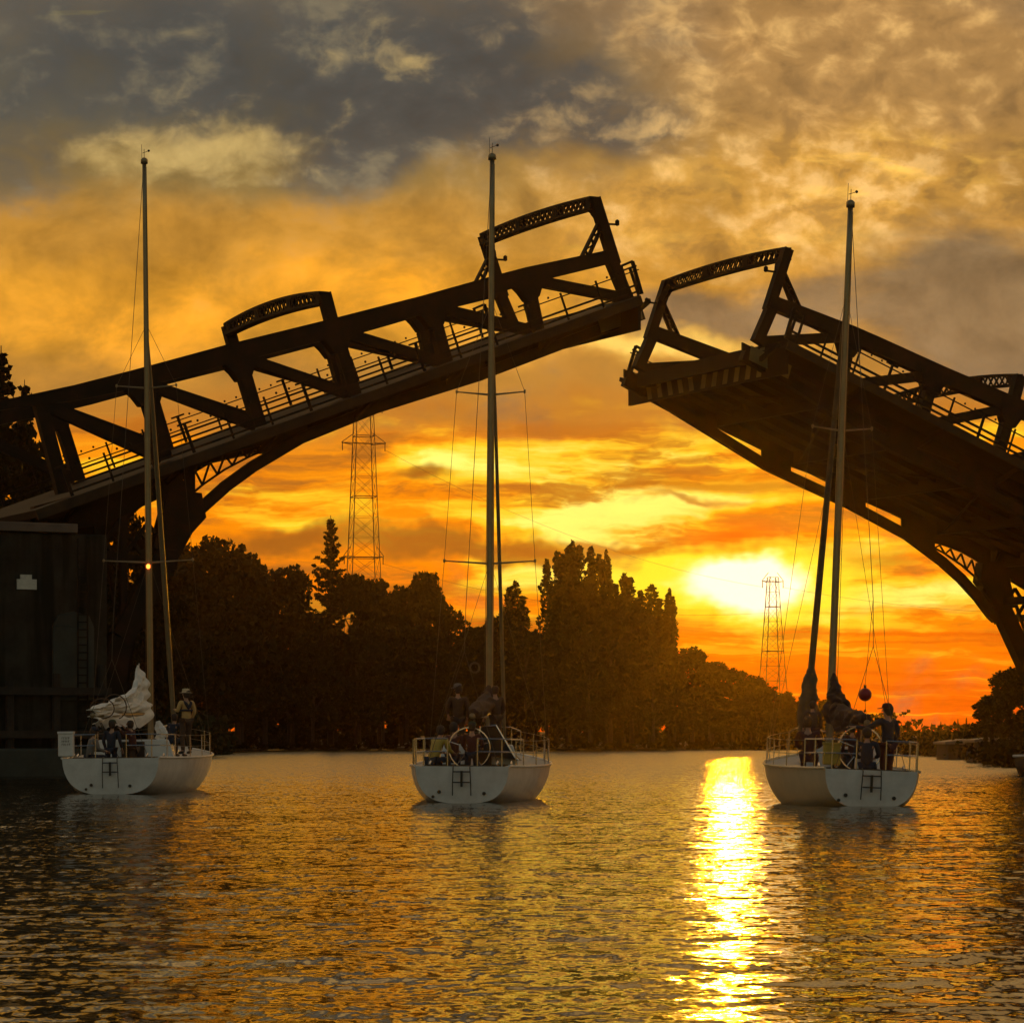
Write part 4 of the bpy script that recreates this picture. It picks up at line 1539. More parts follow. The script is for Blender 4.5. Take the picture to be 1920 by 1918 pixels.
def yacht(px, d, yaw, heel, Lh, B, wt, mast_h, spreaders, label, hullmat, style, fore_top, zs=.86, swing=0.0, jr=1.0):
    root = empty('sailing_yacht', on_water(px, d), (0, R(heel), -R(yaw)))
    tag(root, label, 'sailboat', 'three sailing yachts motoring towards the raised bridge')
    rows = hull_shape(Lh, B, wt, zs, zs + .28)
    nr = len(rows[0])
    ns = len(rows)
    # hull
    m = MB()
    vs = [p for r in rows for p in r]
    fs = [(i * nr + k, i * nr + k + 1, (i + 1) * nr + k + 1, (i + 1) * nr + k) for i in range(ns - 1) for k in range(nr - 1)]
    m.add(vs, fs)
    hull = m.build('hull', hullmat, root, smooth=True)
    m = MB()
    m.add(rows[0], [tuple(range(nr))])
    bt = m.build('transom', M['gel'], root)
    # toe rail along the sheer
    m = MB()
    for k in (0, nr - 1):
        sg = -1 if k == 0 else 1
        m.tube([Vector(r[k]) + Vector((sg * .008, 0, .012)) for r in rows], .03, 6)
    m.build('toe_rail', hullmat, root)
    # deck with a cockpit well
    ck0, ck1 = .45, 3.55
    m = MB()
    loop = []
    for r in rows:
        x, y, z = r[-1]
        inner = 0.0
        if ck0 <= y <= ck1: inner = min(x - .30, B * .29)
        loop.append((x, y, z, inner))
    vs, fs = [], []
    for x, y, z, inn in loop:
        for sx in (-1, 1):
            vs += [(sx * x, y, z - .004), (sx * max(inn, .0), y, z + .02)]
    for i in range(len(loop) - 1):
        o, q = i * 4, (i + 1) * 4
        for a in (0, 2):
            fs.append((o + a, o + a + 1, q + a + 1, q + a))
    m.add(vs, fs)
    m.build('deck', M['deckp'], root)
    m = MB()
    cw = B * .29
    fl = .30
    m.add([(-cw, ck0, zs + .02), (cw, ck0, zs + .02), (cw, ck1, zs + .02), (-cw, ck1, zs + .02),
           (-cw * .9, ck0 + .03, fl), (cw * .9, ck0 + .03, fl), (cw * .9, ck1, fl), (-cw * .9, ck1, fl)],
          [(4, 5, 6, 7), (0, 1, 5, 4), (1, 2, 6, 5), (2, 3, 7, 6), (3, 0, 4, 7)])
    for sx in (-1, 1):
        m.box(*sorted((sx * cw * .88, sx * cw * .45)), ck0 + .6, ck1 - .05, fl + .01, fl + .40)
    m.build('cockpit', M['cockpit'], root)
    # cabin trunk
    zc = zs + .03
    m = MB()
    b0, b1 = B * .30, B * .16
    y0, y1 = ck1, Lh * .72
    m.add([(-b0, y0, zc - .02), (b0, y0, zc - .02), (b1, y1, zc + .12), (-b1, y1, zc + .12),
           (-b0 * .86, y0 + .02, zc + .46), (b0 * .86, y0 + .02, zc + .46), (b1 * .8, y1 - .35, zc + .26), (-b1 * .8, y1 - .35, zc + .26)],
          [(4, 5, 6, 7), (0, 1, 5, 4), (1, 2, 6, 5), (2, 3, 7, 6), (3, 0, 4, 7)])
    cab = m.build('cabin', M['gel'], root, bevel=.03)
    m = MB()
    m.box(-.32, .32, y0 - .03, y0 - .006, zc - .3, zc + .40)
    m.build('companionway', M['black'], cab)
    # stern: ladder, exhausts
    m = MB()
    for sx in (-.19, .19):
        m.tube([(sx, .03, zs + .03), (sx, -.13, zs - .02), (sx * 1.08, -.10, zs * .55), (sx * 1.1, -.06, .16)], .012, 6)
    for z in (zs - .12, zs - .36):
        m.tube([(-.19, -.12, z), (.19, -.12, z)], .014, 6)
    m.beam((0, -.115, zs - .10), (0, -.10, zs - .46), .05, .05)
    m.build('stern_ladder', M['black'], root)
    for sx, z, r_ in ((-.52, .24, .042), (.50, .21, .042), (-.66, .13, .035)):
        m = MB()
        yb = -.10 * (z / zs) + .05
        m.tube([(sx, yb - .035, z), (sx, yb + .03, z)], r_, 10)
        m.build('exhaust_outlet', M['black'], bt)
    m = MB()
    for sx in (-1, 1):
        m.tube([(sx * wt * .36, .12, zs + .05), (sx * wt * .36 + .02, .22, zs + .11), (sx * wt * .36, .34, zs + .05)], .022, 6)
        m.tube([(sx * wt * .47, 1.2, zs + .04), (sx * wt * .47, 1.32, zs + .10), (sx * wt * .47, 1.45, zs + .04)], .022, 6)
    m.build('mooring_cleat', M['sst'], root)

    # pushpit, stanchions, lifelines
    rail = [(-wt * .20, .10), (-wt * .46, .16), (-B * .46, 1.35)]

    def edge(y):
        f = [(r[-1][1], r[-1][0], r[-1][2]) for r in rows]
        for (a, xa, za), (b, xb, zb) in zip(f, f[1:]):
            if a <= y <= b:
                u = (y - a) / (b - a)
                return xa + (xb - xa) * u - .05, za + (zb - za) * u
        return f[-1][1], f[-1][2]

    def side(y, sx, h=0.0):
        x, z = edge(y)
        return Vector((sx * x, y, z + h))
    for sx in (-1, 1):
        m = MB()
        for h in (.62, .33):
            m.tube([(sx * wt * .16, .06, zs + h), (sx * wt * .40, .06, zs + h), side(.22, sx, h), side(.8, sx, h), side(1.4, sx, h)], .015, 6)
        for p in ((sx * wt * .16, .06), (sx * wt * .42, .10)):
            m.tube([(p[0], p[1], zs), (p[0], p[1], zs + .63)], .015, 6)
        m.tube([side(.75, sx, 0), side(.75, sx, .62)], .015, 6)
        m.tube([side(1.4, sx, 0), side(1.4, sx, .63)], .015, 6)
        m.build('stern_rail', M['sst'], root)
        sy = [2.7, 4.1, 5.6, 7.1, 8.4]
        for y in sy:
            m = MB()
            m.tube([side(y, sx, 0), side(y, sx, .62)], .014, 6)
            m.build('stanchion', M['sst'], root)
        m = MB()
        for h in (.60, .31):
            m.tube([side(1.4, sx, h)] + [side(y, sx, h) for y in sy] + [side(Lh * .93, sx, h)], .007, 5)
        m.build('lifeline', M['wire'], root)
    m = MB()
    yb = Lh * .90
    for sx in (-1, 1):
        m.tube([side(yb, sx, 0), side(yb, sx, .62), (sx * .12, Lh + .02, edge(Lh * .99)[1] + .66)], .015, 6)
        m.tube([side(Lh * .96, sx, 0), side(Lh * .96, sx, .64)], .015, 6)
    m.tube([(-.12, Lh + .02, edge(Lh * .99)[1] + .66), (.12, Lh + .02, edge(Lh * .99)[1] + .66)], .015, 6)
    m.build('bow_rail', M['sst'], root)

    # wheel and pedestal
    if style != 'left':
        m = MB()
        m.tube([(0, 1.7, fl), (0, 1.7, fl + .85)], [.11, .08], 10)
        ped = m.build('steering_pedestal', M['gel'], root)
        m = MB()
        wr = .48
        cz = fl + .92
        m.tube([(wr * math.cos(a), 1.55, cz + wr * math.sin(a)) for a in [6.2832 * k / 24 for k in range(25)]], .014, 6)
        for k in range(5):
            a = 6.2832 * k / 5 + .3
            m.tube([(0, 1.57, cz), (wr * math.cos(a), 1.55, cz + wr * math.sin(a))], .008, 5)
        m.build('steering_wheel', M['sst'], ped)
    # mast, standing rigging
    ym = Lh * .585
    zm = zc + .25
    m = MB()
    n = 12
    m.tube([(0, ym - .0012 * k * k * .5, zm + (mast_h - zm) * k / n) for k in range(n + 1)], [.085 - .004 * max(0, k - 6) for k in range(n + 1)], 12)
    m.lathe([(.10, 0), (.10, .12), (.06, .16), (.01, .18)], (0, ym - .09, mast_h), 10)
    m.build('mast', M['alu'], root, smooth=True)
    ymt = ym - .0012 * 72
    m = MB()
    m.tube([(0, ymt, mast_h), (0, ymt, mast_h + .42)], .008, 5)
    m.tube([(-.05, ymt, mast_h + .30), (.13, ymt, mast_h + .36)], .008, 5)
    m.lathe([(.01, 0), (.035, .02), (.035, .05), (.01, .07)], (.13, ymt, mast_h + .33), 8)
    m.tube([(-.07, ymt, mast_h + .14), (-.07, ymt, mast_h + .55)], .006, 5)
    m.build('wind_vane', M['black'], root)
    tips = []
    for z, half in spreaders:
        for sx in (-1, 1):
            m = MB()
            tip = Vector((sx * half, ym - .12, z + .06))
            m.tube([(sx * .05, ym, z), tip], [.028, .015], 8)
            m.lathe([(.012, -.05), (.03, -.02), (.03, .03), (.01, .05)], tip, 8)
            m.build('spreader', M['alu'], root)
            tips.append((sx, tip))
    m = MB()
    for sx in (-1, 1):
        ts = [t for s, t in tips if s == sx]
        cp = side(ym - .15, sx, .02)
        m.tube([cp] + ts + [Vector((0, ym, fore_top))], .006, 5)
        m.tube([side(ym - .35, sx, .02), Vector((sx * .05, ym, spreaders[0][0] - .1))], .005, 5)
    m.build('shrouds', M['wire'], root)
    m = MB()
    m.tube([(0, ymt - .1, mast_h), (0, .6, zs + 3.6), (0, .35, zs + 2.6)], .008, 5)
    for sx in (-1, 1): m.tube([(0, .35, zs + 2.6), (sx * wt * .38, .10, zs + .02)], .007, 5)
    m.build('backstay', M['wire'], root)
    # halyards down the mast
    m = MB()
    for dx, zz in ((.12, mast_h), (-.11, fore_top)):
        m.tube([(dx * .5, ym - .10, zz - .1), (dx, ym - .11, zm + .3)], .007, 5)
    m.build('halyards', M['wire'], root)
    # forestay with the furled jib
    a = Vector((0, ym + .10, fore_top))
    b = Vector((0, Lh - .12, edge(Lh * .98)[1] + .12))
    m = MB()
    pts = [a.lerp(b, k / 10) for k in range(11)]
    rj = [.014, .045, .06, .068, .072, .076, .078, .08, .08, .075, .06]
    m.tube(pts, [q * jr for q in rj], 10)
    m.lathe([(.03, 0), (.09, .02), (.09, .10), (.03, .14)], b + Vector((0, 0, -.05)), 12)
    m.build('furled_jib', M['sailt' if style == 'right' else 'alu'], root, smooth=True)
    # boom
    zbm = zc + (.98 if style == 'right' else 1.12)
    yb = 2.1
    m = MB()
    bx = lambda y: swing * (ym - y) / (ym - yb)       # the boom swings out to one side
    m.tube([(0, ym - .12, zbm + .06), (swing, yb, zbm)], [.062, .055], 10)
    m.tube([(swing, yb - .02, zbm), (swing, yb + .05, zbm)], .07, 10)
    m.build('boom', M['alu'], root, smooth=True)
    m = MB()
    m.tube([(swing * .92, yb + .4, zbm - .05), (-.05, yb + .1, fl + .2)], .010, 5)
    m.tube([(swing * .92 + .02, yb + .45, zbm - .05), (.06, yb + .1, fl + .2)], .010, 5)
    m.build('mainsheet', M['wire'], root)

    if style == 'left':
        # the half-lowered mainsail lies in loose flakes along the boom, its head still up the mast
        rs = np.random.RandomState(21)
        K_, N_ = 11, 34
        vs, fs = [], []
        Hs = [(0, 1.56), (.08, 1.46), (.2, 1.18), (.32, .86), (.5, .62), (.75, .50), (1.0, .34)]
        for i in range(N_):
            u = i / (N_ - 1)
            H_ = interp(Hs, u) * (1 + .05 * math.sin(i * 1.9) + rs.normal(0, .025))
            y = (ym - .2) + (yb + .05 - ym + .2) * u
            for k in range(K_ + 1):
                t_ = k / K_
                amp = (.30 - .22 * t_ * max(0, 1 - u * 3.0)) * (.75 + .35 * math.sin(k * 2.1 + i * .35) + rs.normal(0, .10))
                sgn = 1 if k % 2 else -1
                x = bx(y) + sgn * amp * (.55 if k in (0, K_) else 1) - .24 * t_ ** 2 * max(0, 1 - u * 3) + .10 * math.sin(t_ * 3.1) * max(0, 1 - u * 2)
                z = zbm - .04 + H_ * t_ - abs(amp) * .35 + .03 * math.sin(i * .8 + k)
                if k == 0: z -= .12 + .10 * math.sin(i * .9) ** 2
                vs.append((x, y + rs.normal(0, .04), z))
        for i in range(N_ - 1):
            for k in range(K_):
                o_ = i * (K_ + 1) + k
                fs.append((o_, o_ + 1, o_ + K_ + 2, o_ + K_ + 1))
        m = MB()
        m.add(vs, fs)
        ms = m.build('mainsail', M['sailw'], root, smooth=True)
        q = ms.modifiers.new('sub', 'SUBSURF')
        q.levels = q.render_levels = 2
        q = ms.modifiers.new('thick', 'SOLIDIFY')
        q.thickness = .012
        for u in (.62, .84):
            y = (ym - .2) + (yb + .05 - ym + .2) * u
            m = MB()
            h_ = interp(Hs, u)
            m.tube([(bx(y) + .33 * math.cos(a_), y, zbm + h_ * .42 + h_ * .62 * math.sin(a_)) for a_ in [6.2832 * k / 20 for k in range(21)]], .016, 6)
            m.build('sail_tie', M['brown'], ms)
        m = MB()
        m.lathe([(.02, -.06), (.055, -.03), (.055, .04), (.02, .07)], (.0, ym - .13, spreaders[0][0] - .12), 10)
        m.build('mast_lamp', M['lamp'], root)
        m = crumple([(.35, ym - .9, zbm - .15), (.45, ym - .8, zbm - .55), (.4, ym - .9, zbm - .8)], [.05, .17, .04], 8)
        m.build('hanging_cloth', M['sailw'], root)
    elif style == 'middle':
        m = crumple([(0, ym - .15, zbm + .75), (0, ym - .45, zbm + .42), (0, ym - 1.6, zbm + .22), (0, yb + 1.0, zbm + .14), (0, yb + .2, zbm + .08)],
                    [.06, .20, .20, .17, .10], 4, fold=.2, lump=.12, rag=.015)
        m.build('mainsail', M['saild'], root, smooth=True)
        # spray hood half folded over the starboard side of the companionway
        m = MB()
        x0, x1 = -.02, 1.0
        hood = []
        for f in (0, .33, .66, 1.0):
            y = 3.2 + f * .9
            h = (.62, .60, .48, .30)[int(f * 3 + .1)]
            hood.append([(x0, y, zc + .25), (x0 + .12, y, zc + .25 + h), (x0 + .48, y, zc + .28 + h), (x1 - .1, y, zc + .16), (x1, y, zc + .08)])
        vs = [q for r_ in hood for q in r_]
        fs = [(i * 5 + k, i * 5 + k + 1, (i + 1) * 5 + k + 1, (i + 1) * 5 + k) for i in range(3) for k in range(4)] + [(0, 1, 2, 3, 4)]
        m.add(vs, fs)
        sh = m.build('spray_hood', M['canvas'], root)
        m = MB()
        m.tube([Vector(q) + Vector((0, -.02, .01)) for q in hood[0]], .02, 6)
        m.build('hood_frame', M['sst'], sh)
        # life ring on the port quarter and a bunched sail on the foredeck
        m = MB()
        m.tube([(.12 * math.cos(a_) - .40, Lh * .62, zc + 2.35 + .12 * math.sin(a_)) for a_ in [6.2832 * k / 20 for k in range(21)]], .025, 8)
        m.build('radar_reflector', M['wire'], root)
    else:
        m = crumple([(.02, ym - .16, zbm + 1.15), (.03, ym - .25, zbm + .90), (.05, ym - .35, zbm + .60), (.08, ym - .5, zbm + .30), (.10, ym - .9, zbm + .10),
                     (bx(yb + 2.0), yb + 2.0, zbm + .10), (bx(yb + 1.0), yb + 1.0, zbm + .10), (bx(yb + .1), yb + .1, zbm + .08)],
                    [.03, .10, .20, .29, .27, .19, .16, .11], 6, fold=.30, lump=.10, rag=.015)
        m.build('mainsail', M['saild'], root, smooth=True)
        # bunched jib round the foot of the stay
        j0, j1 = b.lerp(a, .02), b.lerp(a, .185)
        m = crumple([j1 + Vector((.0, 0, .1)), j0.lerp(j1, .86), j0.lerp(j1, .6), j0.lerp(j1, .35), j0.lerp(j1, .1)], [.05, .17, .21, .21, .17], 9, fold=.20, lump=.08, rag=.012)
        m.build('bunched_jib', M['sailt'], root, smooth=True)
    return root


YL = yacht(208, 79.0, 2.4, -0.6, 11.2, 3.75, 2.55, 17.75, [(6.45, 1.27), (11.4, .85)],
           'left sailboat, a messy white mainsail half lowered over its boom', M['gel'], 'left', 13.2, zs=.94, swing=-.85)
YM = yacht(866, 68.0, 5.2, 0.35, 10.5, 3.2, 2.12, 15.65, [(5.75, 1.12), (9.9, .84)],
           'middle sailboat, with a dark spray hood beside its cockpit', M['gel'], 'middle', 12.2, jr=.65, zs=.82)
YR = yacht(1631, 63.0, -2.5, 2.2, 10.3, 3.15, 1.95, 13.6, [(8.5, .68)],
           'right sailboat, with a dark heaped mainsail and a tan bunched jib, turned to the left', M['gelyellow'], 'right', 11.6, swing=.22, zs=.78)
bpy.context.view_layer.update()


def on_boat(boat, x, y, z):
    return boat.matrix_world @ Vector((x, y, z))


def rescue_case(boat, x, y, z, mat, label, w, h, marks):
    p = on_boat(boat, x, y, z)
    root = empty('rescue_sling_case', p, boat.rotation_euler)
    tag(root, label, 'rescue case')
    m = MB()
    m.box(-w / 2, w / 2, -.11, .11, 0, h)
    m.build('case', mat, root, bevel=.03)
    m = MB()
    m.box(-w / 2 - .012, w / 2 + .012, -.125, .12, h * .93, h + .02)
    m.build('flap', mat, root, bevel=.012)
    if marks:
        m = MB()
        r = random.Random(3)
        for row in range(3):                      # block lettering, not legible in the photograph
            zz = h * (.80 - row * .13)
            x_ = -w * .24
            while x_ < w * .24:
                wd = .018 + r.random() * .012
                m.box(x_, x_ + .008, -.118, -.112, zz - .055, zz)
                if r.random() > .3: m.box(x_ + .009, x_ + wd, -.118, -.112, zz - .012, zz)
                if r.random() > .5: m.box(x_ + .009, x_ + wd, -.118, -.112, zz - .034, zz - .024)
                x_ += wd + .022
        m.build('lettering', M['black'], root)
    m = MB()
    for sx in (-.3, .3): m.beam((sx * w, .12, h * .2), (sx * w, .12, h * .9), .03, .02)
    m.build('strap', M['black'], root)


rescue_case(YL, -1.17, .02, .99, M['gel'], 'white box with dark lettering hanging on the left boat\'s stern rail', .40, .64, True)
rescue_case(YR, -.80, .30, .86, M['yellow'], 'dull yellow case on the right boat\'s stern rail', .36, .45, False)

# dark red ball hoisted on the right boat
p = at(1622, 1302, 63.6)
m = MB()
m.lathe([(.14 * math.sin(math.pi * k / 12) + .001, -.14 * math.cos(math.pi * k / 12)) for k in range(13)], (0, 0, 0), 20)
ro = empty('signal_ball', p)
tag(ro, 'dark red ball hoisted in the rigging above the right boat\'s cockpit', 'signal ball')
m.build('ball', M['red'], ro, smooth=True)
m = MB()
pb = on_boat(YR, 0, .6, .78 + 3.6) - p
pc = on_boat(YR, .22, 2.1, 1.80) - p
m.tube([(0, 0, .13), (0, 0, .2)], .03, 8)
m.tube([(0, 0, .2), Vector((0, 0, .2)).lerp(pb, .5), pb], .006, 5)
m.tube([(0, 0, -.14), Vector((0, 0, -.14)).lerp(pc, .5) - Vector((0, 0, .04)), pc], .006, 5)
m.build('hoist_line', M['wire'], ro)

# ------------------------------------------------------------------ crew
def skin_obj(name, verts, edges, radii, mat, parent, root_i=0, sub=1):
    me = bpy.data.meshes.new(name)
    bm = bmesh.new()
    lay = bm.verts.layers.skin.verify()
    bv = []
    for i, v in enumerate(verts):
        q = bm.verts.new(v)
        r = radii[i]
        q[lay].radius = r if isinstance(r, tuple) else (r, r)
        q[lay].use_root = (i == root_i)
        bv.append(q)
    for a, b in edges: bm.edges.new((bv[a], bv[b]))
    bm.to_mesh(me)
    bm.free()
    me.materials.append(mat)
    o = bpy.data.objects.new(name, me)
    COL.objects.link(o)
    o.parent = parent
    s = o.modifiers.new('skin', 'SKIN')
    s.use_smooth_shade = True
    s.branch_smoothing = .6
    if sub:
        u = o.modifiers.new('sub', 'SUBSURF')
        u.levels = u.render_levels = sub
    return o


class Chain:
    def __init__(s): s.v, s.e, s.r = [], [], []

    def p(s, co, r, frm=None):
        s.v.append(Vector(co))
        s.r.append(r)
        if frm is not None: s.e.append((frm, len(s.v) - 1))
        return len(s.v) - 1


def person(label, loc, face, pose='stand', lean=0.0, turn=0.0, arms=None, top='navy', bottom='navy', hat=None, hatmat='navy', vest=None, size=1.0, group='crew of the three sailboats', hair=True):
    """face: heading in degrees clockwise from +Y (away from the camera). Local frame: +Y forward, +X right."""
    root = empty('person', loc, (0, 0, -R(face)))
    root.scale = (size,) * 3
    tag(root, label, 'person', group)
    sit = pose == 'sit'
    hz = .50 if sit else .93                      # hip height above the feet
    sh = hz + .50                                 # shoulder line
    ly = lean * .5
    pel = Vector((0, 0, hz))
    wa = Vector((0, ly * .35, hz + .17))
    ch = Vector((0, ly * .75, hz + .36))
    nk = Vector((0, ly * 1.05, hz + .55))
    hd = Vector((0, ly * 1.15 + .02, hz + .70))
    tp = Vector((0, ly * 1.2 + .015, hz + .78))
    J = {}
    for sx, n in ((-1, 'L'), (1, 'R')):
        J['s' + n] = Vector((sx * .19, ly * .98, sh))
        if sit:
            J['h' + n] = Vector((sx * .095, .03, hz))
            J['k' + n] = Vector((sx * .13, .44, hz + .03))
            J['a' + n] = Vector((sx * .13, .42, .09))
            J['e' + n] = Vector((sx * .25, ly + .06, sh - .27))
            J['w' + n] = Vector((sx * .16, ly + .30, sh - .32))
        else:
            J['h' + n] = Vector((sx * .095, 0, hz - .03))
            J['k' + n] = Vector((sx * .115, .025 + (.05 if sx > 0 else 0), hz - .45))
            J['a' + n] = Vector((sx * .125, -.02, .09))
            J['e' + n] = Vector((sx * .26, ly - .02, sh - .28))
            J['w' + n] = Vector((sx * .25, ly + .14, sh - .50))
        J['t' + n] = J['a' + n] + Vector((sx * .015, .17, -.055))
    if arms:
        for k_, v in arms.items(): J[k_] = Vector(v) + Vector((0, 0, sh))
    # --- body, one continuous surface
    c = Chain()
    i0 = c.p(pel, .105)
    i1 = c.p(wa, (.115, .095), i0)
    i2 = c.p(ch, (.135, .105), i1)
    i3 = c.p(nk, .052, i2)
    i4 = c.p(hd - Vector((0, 0, .05)), .078, i3)
    i5 = c.p(hd + Vector((0, 0, .04)), (.082, .095), i4)
    c.p(tp, .062, i5)
    hdir = Vector((math.sin(R(turn)), math.cos(R(turn)), 0))
    hrt = Vector((hdir.y, -hdir.x, 0))
    nose = c.p(hd + hdir * .095 + Vector((0, 0, -.005)), .016, i5)
    c.p(hd + hdir * .118 + Vector((0, 0, -.02)), .011, nose)
    c.p(hd + hdir * .075 + Vector((0, 0, -.075)), .030, i4)      # chin and mouth
    for sx in (-1, 1):
        c.p(hd + hrt * sx * .088 + Vector((0, 0, .0)), .018, i5)
    for sx, n in ((-1, 'L'), (1, 'R')):
        a = c.p(J['s' + n], .058, i2)
        e = c.p(J['e' + n], .042, a)
        w = c.p(J['w' + n], .029, e)
        fd = (J['w' + n] - J['e' + n]).normalized()
        sd = fd.cross(Vector((0, 0, 1)))
        sd = sd.normalized() if sd.length > .1 else Vector((1, 0, 0))
        up = sd.cross(fd)
        pm = c.p(J['w' + n] + fd * .055, (.040, .020), w)
        for k_, ln in ((-.030, .060), (-.010, .075), (.010, .078), (.030, .066)):
            b0 = c.p(J['w' + n] + fd * .095 + sd * k_, .0095, pm)
            b1 = c.p(J['w' + n] + fd * (.095 + ln * .55) + sd * k_ * 1.15 - up * .012, .0085, b0)
            c.p(J['w' + n] + fd * (.095 + ln * .85) + sd * k_ * 1.2 - up * .038, .0075, b1)
        t0 = c.p(J['w' + n] + fd * .045 + sd * (-sx) * .045 - up * .012, .012, pm)
        c.p(J['w' + n] + fd * .085 + sd * (-sx) * .060 - up * .030, .0095, t0)
        h = c.p(J['h' + n], .085, i0)
        k = c.p(J['k' + n], .056, h)
        q = c.p(J['a' + n], .038, k)
        c.p(J['t' + n], .030, q)
    skin_obj('body', c.v, c.e, c.r, M['skin'], root)
    # --- clothing
    c = Chain()
    i0 = c.p(pel + Vector((0, 0, -.07)), (.172, .148))
    i1 = c.p(wa, (.158, .135), i0)
    i2 = c.p(ch, (.165, .13), i1)
    c.p(nk - Vector((0, 0, .035)), .068, i2)
    for n in 'LR':
        a = c.p(J['s' + n], .078, i2)
        e = c.p(J['e' + n], .058, a)
        c.p(J['e' + n].lerp(J['w' + n], .9), .043, e)
    skin_obj('jacket', c.v, c.e, c.r, M[top], root)
    c = Chain()
    i0 = c.p(pel + Vector((0, 0, .03)), (.138, .118))
    for n in 'LR':
        h = c.p(J['h' + n] + Vector((0, 0, -.01)), .103, i0)
        k = c.p(J['k' + n], .073, h)
        c.p(J['a' + n] + Vector((0, 0, .0)), .056, k)
    skin_obj('trousers', c.v, c.e, c.r, M[bottom], root)
    for n in 'LR':
        c = Chain()
        a = c.p(J['a' + n] + Vector((0, -.03, -.03)), .048)
        b = c.p(J['a' + n] + Vector((0, .06, -.045)), .046, a)
        c.p(J['t' + n] + Vector((0, .02, -.0)), .038, b)
        skin_obj('shoe', c.v, c.e, c.r, M['black'], root)
    for sx in (-1, 1):
        m = MB()
        m.lathe([(.001, -.011), (.009, -.006), (.011, 0), (.009, .006), (.001, .011)], hd + hdir * .083 + hrt * sx * .032 + Vector((0, 0, .022)), 8)
        m.build('eye', M['eye'], root, smooth=True)
    if hair:
        m = MB()
        m.lathe([(.070, -.105), (.092, -.05), (.102, .02), (.100, .06), (.075, .105), (.03, .128), (.001, .132)], hd - hdir * .030, 14)
        m.build('hair', M['hair'], root, smooth=True)
    if hat == 'brim':
        m = MB()
        m.lathe([(.175, .045), (.185, .038), (.110, .055), (.104, .10), (.092, .145), (.05, .155), (.001, .150)], hd, 20)
        m.build('hat', M[hatmat], root, smooth=True)
    elif hat == 'cap':
        m = MB()
        m.lathe([(.106, .04), (.108, .08), (.092, .128), (.05, .150), (.001, .155)], hd, 16)
        q = hd + Vector((0, 0, .05))
        pts = []
        for k in range(9):
            a = -1.1 + 2.2 * k / 8
            d_ = hdir * math.cos(a) + hrt * math.sin(a)
            pts.append((q + d_ * .104, q + hdir * (.10 + .105 * math.cos(a)) + hrt * .105 * math.sin(a) - Vector((0, 0, .018))))
        vs = [x for p2 in pts for x in p2] + [x + Vector((0, 0, .010)) for p2 in pts for x in p2]
        fs = []
        for k in range(8):
            o = 2 * k
            fs += [(o, o + 1, o + 3, o + 2), (18 + o, 18 + o + 2, 18 + o + 3, 18 + o + 1), (o + 1, 18 + o + 1, 18 + o + 3, o + 3)]
        m.add(vs, fs)
        m.build('cap', M[hatmat], root, smooth=True)
    if vest:
        c = Chain()
        a = c.p(ch + Vector((-.10, -.10, .12)), (.035, .05))
        b = c.p(ch + Vector((0, -.135, -.06)), (.035, .05), a)
        e = c.p(ch + Vector((.10, -.10, .12)), (.035, .05), b)
        f = c.p(ch + Vector((.11, .09, .12)), (.05, .045), e)
        c.p(ch + Vector((.10, .15, -.05)), (.06, .05), f)
        g = c.p(ch + Vector((-.11, .09, .12)), (.05, .045), a)
        c.p(ch + Vector((-.10, .15, -.05)), (.06, .05), g)
        ring = [ch + Vector((.168 * math.sin(t_), .15 * math.cos(t_), -.10)) for t_ in [6.2832 * k / 10 for k in range(10)]]
        skin_obj('life_vest', c.v, c.e, c.r, M[vest], root)
        m = MB()
        m.tube(ring + [ring[0]], .028, 8)
        m.build('vest_belt', M[vest], root)
    return root


# left boat
person('man standing on the left boat in tan shirt and brimmed hat', on_boat(YL, 1.50, 3.3, 1.02), -40, 'stand', turn=-25,
       top='tan', bottom='brown', hat='brim', hatmat='straw', vest='navy', size=1.0,
       arms={'wL': (-.17, .28, -.22), 'eL': (-.25, .04, -.26)})
person('person in grey shirt and dark cap sitting beside the left boat\'s white box', on_boat(YL, -.78, 1.1, .46), 62, 'sit', lean=.25, turn=10,
       top='greyc', bottom='navy', hat='cap', hatmat='navy', size=.98)
person('person in green cap and black jacket standing in the left boat\'s cockpit', on_boat(YL, -.40, 2.3, .32), 15, 'stand', lean=.15,
       top='navy', bottom='navy', hat='cap', hatmat='green', size=.93)
person('crew member in maroon sorting the white sail at the left boat\'s boom', on_boat(YL, .12, 2.9, .32), -75, 'stand', lean=.2,
       top='maroon', bottom='brown', size=.93, arms={'wR': (.12, .35, .12), 'eR': (.27, .14, -.12), 'wL': (-.05, .40, .05), 'eL': (-.24, .16, -.16)})
person('crew member in black kneeling low by the left boat\'s mast', on_boat(YL, .95, 4.2, .95), 30, 'sit', lean=.3,
       top='navy', bottom='navy', size=.9)
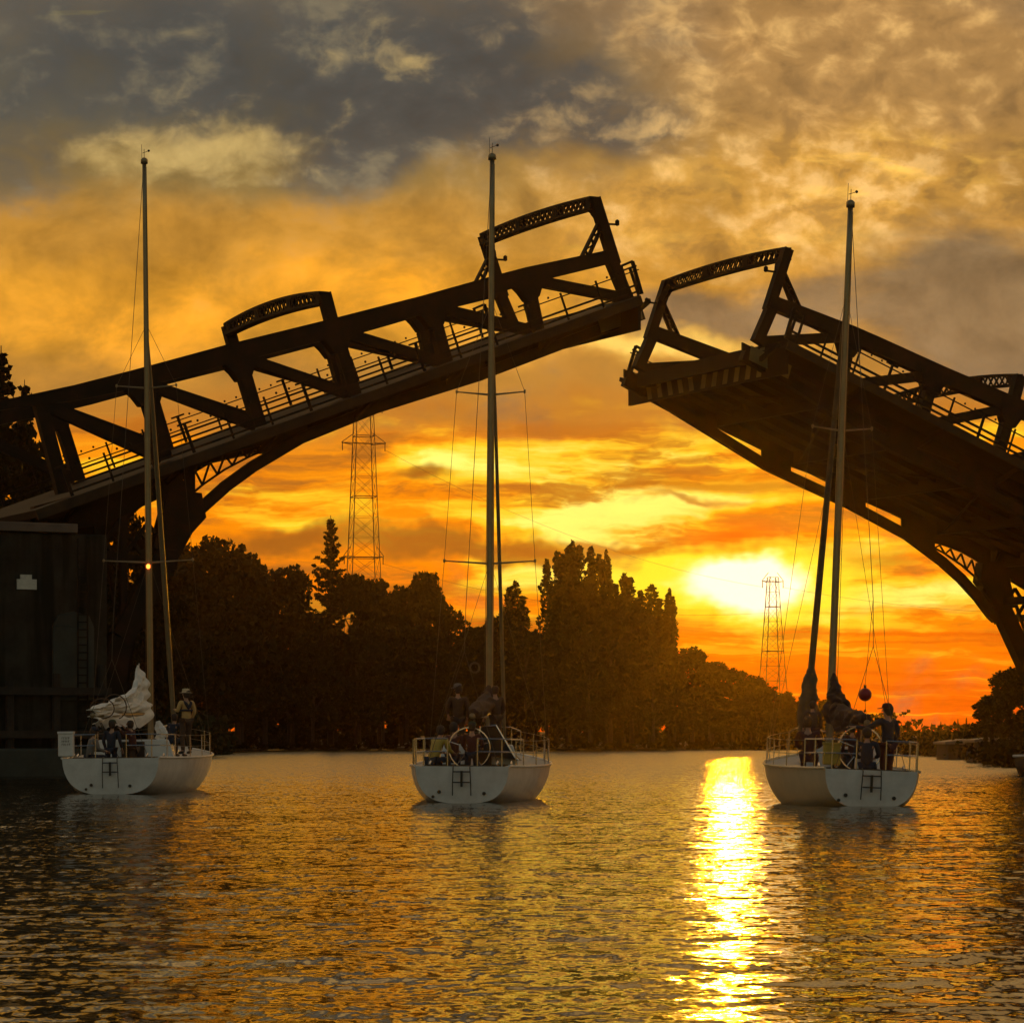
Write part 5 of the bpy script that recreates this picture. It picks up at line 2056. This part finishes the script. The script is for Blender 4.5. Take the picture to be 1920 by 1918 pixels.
# middle boat
person('person standing at the middle boat\'s cabin, in a brown jacket and cap', on_boat(YM, -.52, 3.9, 1.02), -10, 'stand', turn=-35,
       top='brown', bottom='brown', hat='cap', hatmat='greyc', size=.98, arms={'wL': (-.22, .16, -.42), 'eL': (-.27, 0, -.22)})
person('person bending forward on the middle boat\'s port seat, in a yellow jacket', on_boat(YM, -.80, 1.0, .45), 40, 'sit', lean=.55,
       top='yellow', bottom='navy', size=.98)
person('person sitting on the middle boat next to the yellow jacket, in a dark coat', on_boat(YM, -.42, 2.0, .50), 30, 'sit', lean=.1, turn=40,
       top='maroon', bottom='navy', size=1.0)
person('helmsman at the middle boat\'s wheel, in a dark coat and green cap', on_boat(YM, .10, 1.2, .31), 8, 'stand', lean=.1,
       top='maroon', bottom='navy', hat='cap', hatmat='green', size=.86, arms={'wL': (-.22, .36, -.36), 'eL': (-.27, .12, -.28), 'wR': (.22, .36, -.34), 'eR': (.27, .12, -.28)})
person('crew member in brown standing at the foot of the middle boat\'s mast', on_boat(YM, .30, 4.9, 1.15), -30, 'stand', lean=.1,
       top='brown', bottom='brown', size=.9)
# right boat
person('man in dark jacket and cap standing on the right boat, one arm stretched left', on_boat(YR, .62, 1.5, .34), -40, 'stand', turn=-45,
       top='navy', bottom='maroon', hat='cap', hatmat='maroon', size=1.06,
       arms={'eL': (-.34, .22, -.16), 'wL': (-.50, .46, -.13), 'eR': (.27, -.04, -.28), 'wR': (.20, .12, -.47)})
person('person in black sitting low in the middle of the right boat\'s cockpit', on_boat(YR, .10, 1.1, .36), 10, 'sit', lean=.2,
       top='navy', bottom='navy', size=1.0)
person('person on the right boat raising one fist above the boom', on_boat(YR, .05, 2.7, .36), -10, 'stand', lean=.05,
       top='maroon', bottom='navy', size=.80, arms={'eR': (.22, .12, .14), 'wR': (.20, .10, .42)})
person('person in maroon sitting on the right boat\'s port side below the tan jib', on_boat(YR, -.95, 2.6, .50), 10, 'sit', lean=.15,
       top='maroon', bottom='maroon', size=1.05)
person('crew member in brown standing on the right boat between jib and mainsail', on_boat(YR, -.55, 4.6, .95), -15, 'stand', lean=.2,
       top='brown', bottom='maroon', size=.75)

# ------------------------------------------------------------------ evening haze over the water
def haze():
    m = bpy.data.materials.new('evening_haze')
    m.use_nodes = True
    nt = m.node_tree
    nt.nodes.clear()
    v = nt.nodes.new('ShaderNodeVolumePrincipled')
    v.inputs['Color'].default_value = (0.95, 0.66, 0.38, 1)
    v.inputs['Density'].default_value = 0.00006
    v.inputs['Anisotropy'].default_value = 0.9
    o = nt.nodes.new('ShaderNodeOutputMaterial')
    nt.links.new(v.outputs[0], o.inputs['Volume'])
    b = MB()
    b.box(-720, 720, -80, 930, -2.0, 60.0)
    ob = b.build('haze', m)
    tag(ob, kind='stuff')


haze()
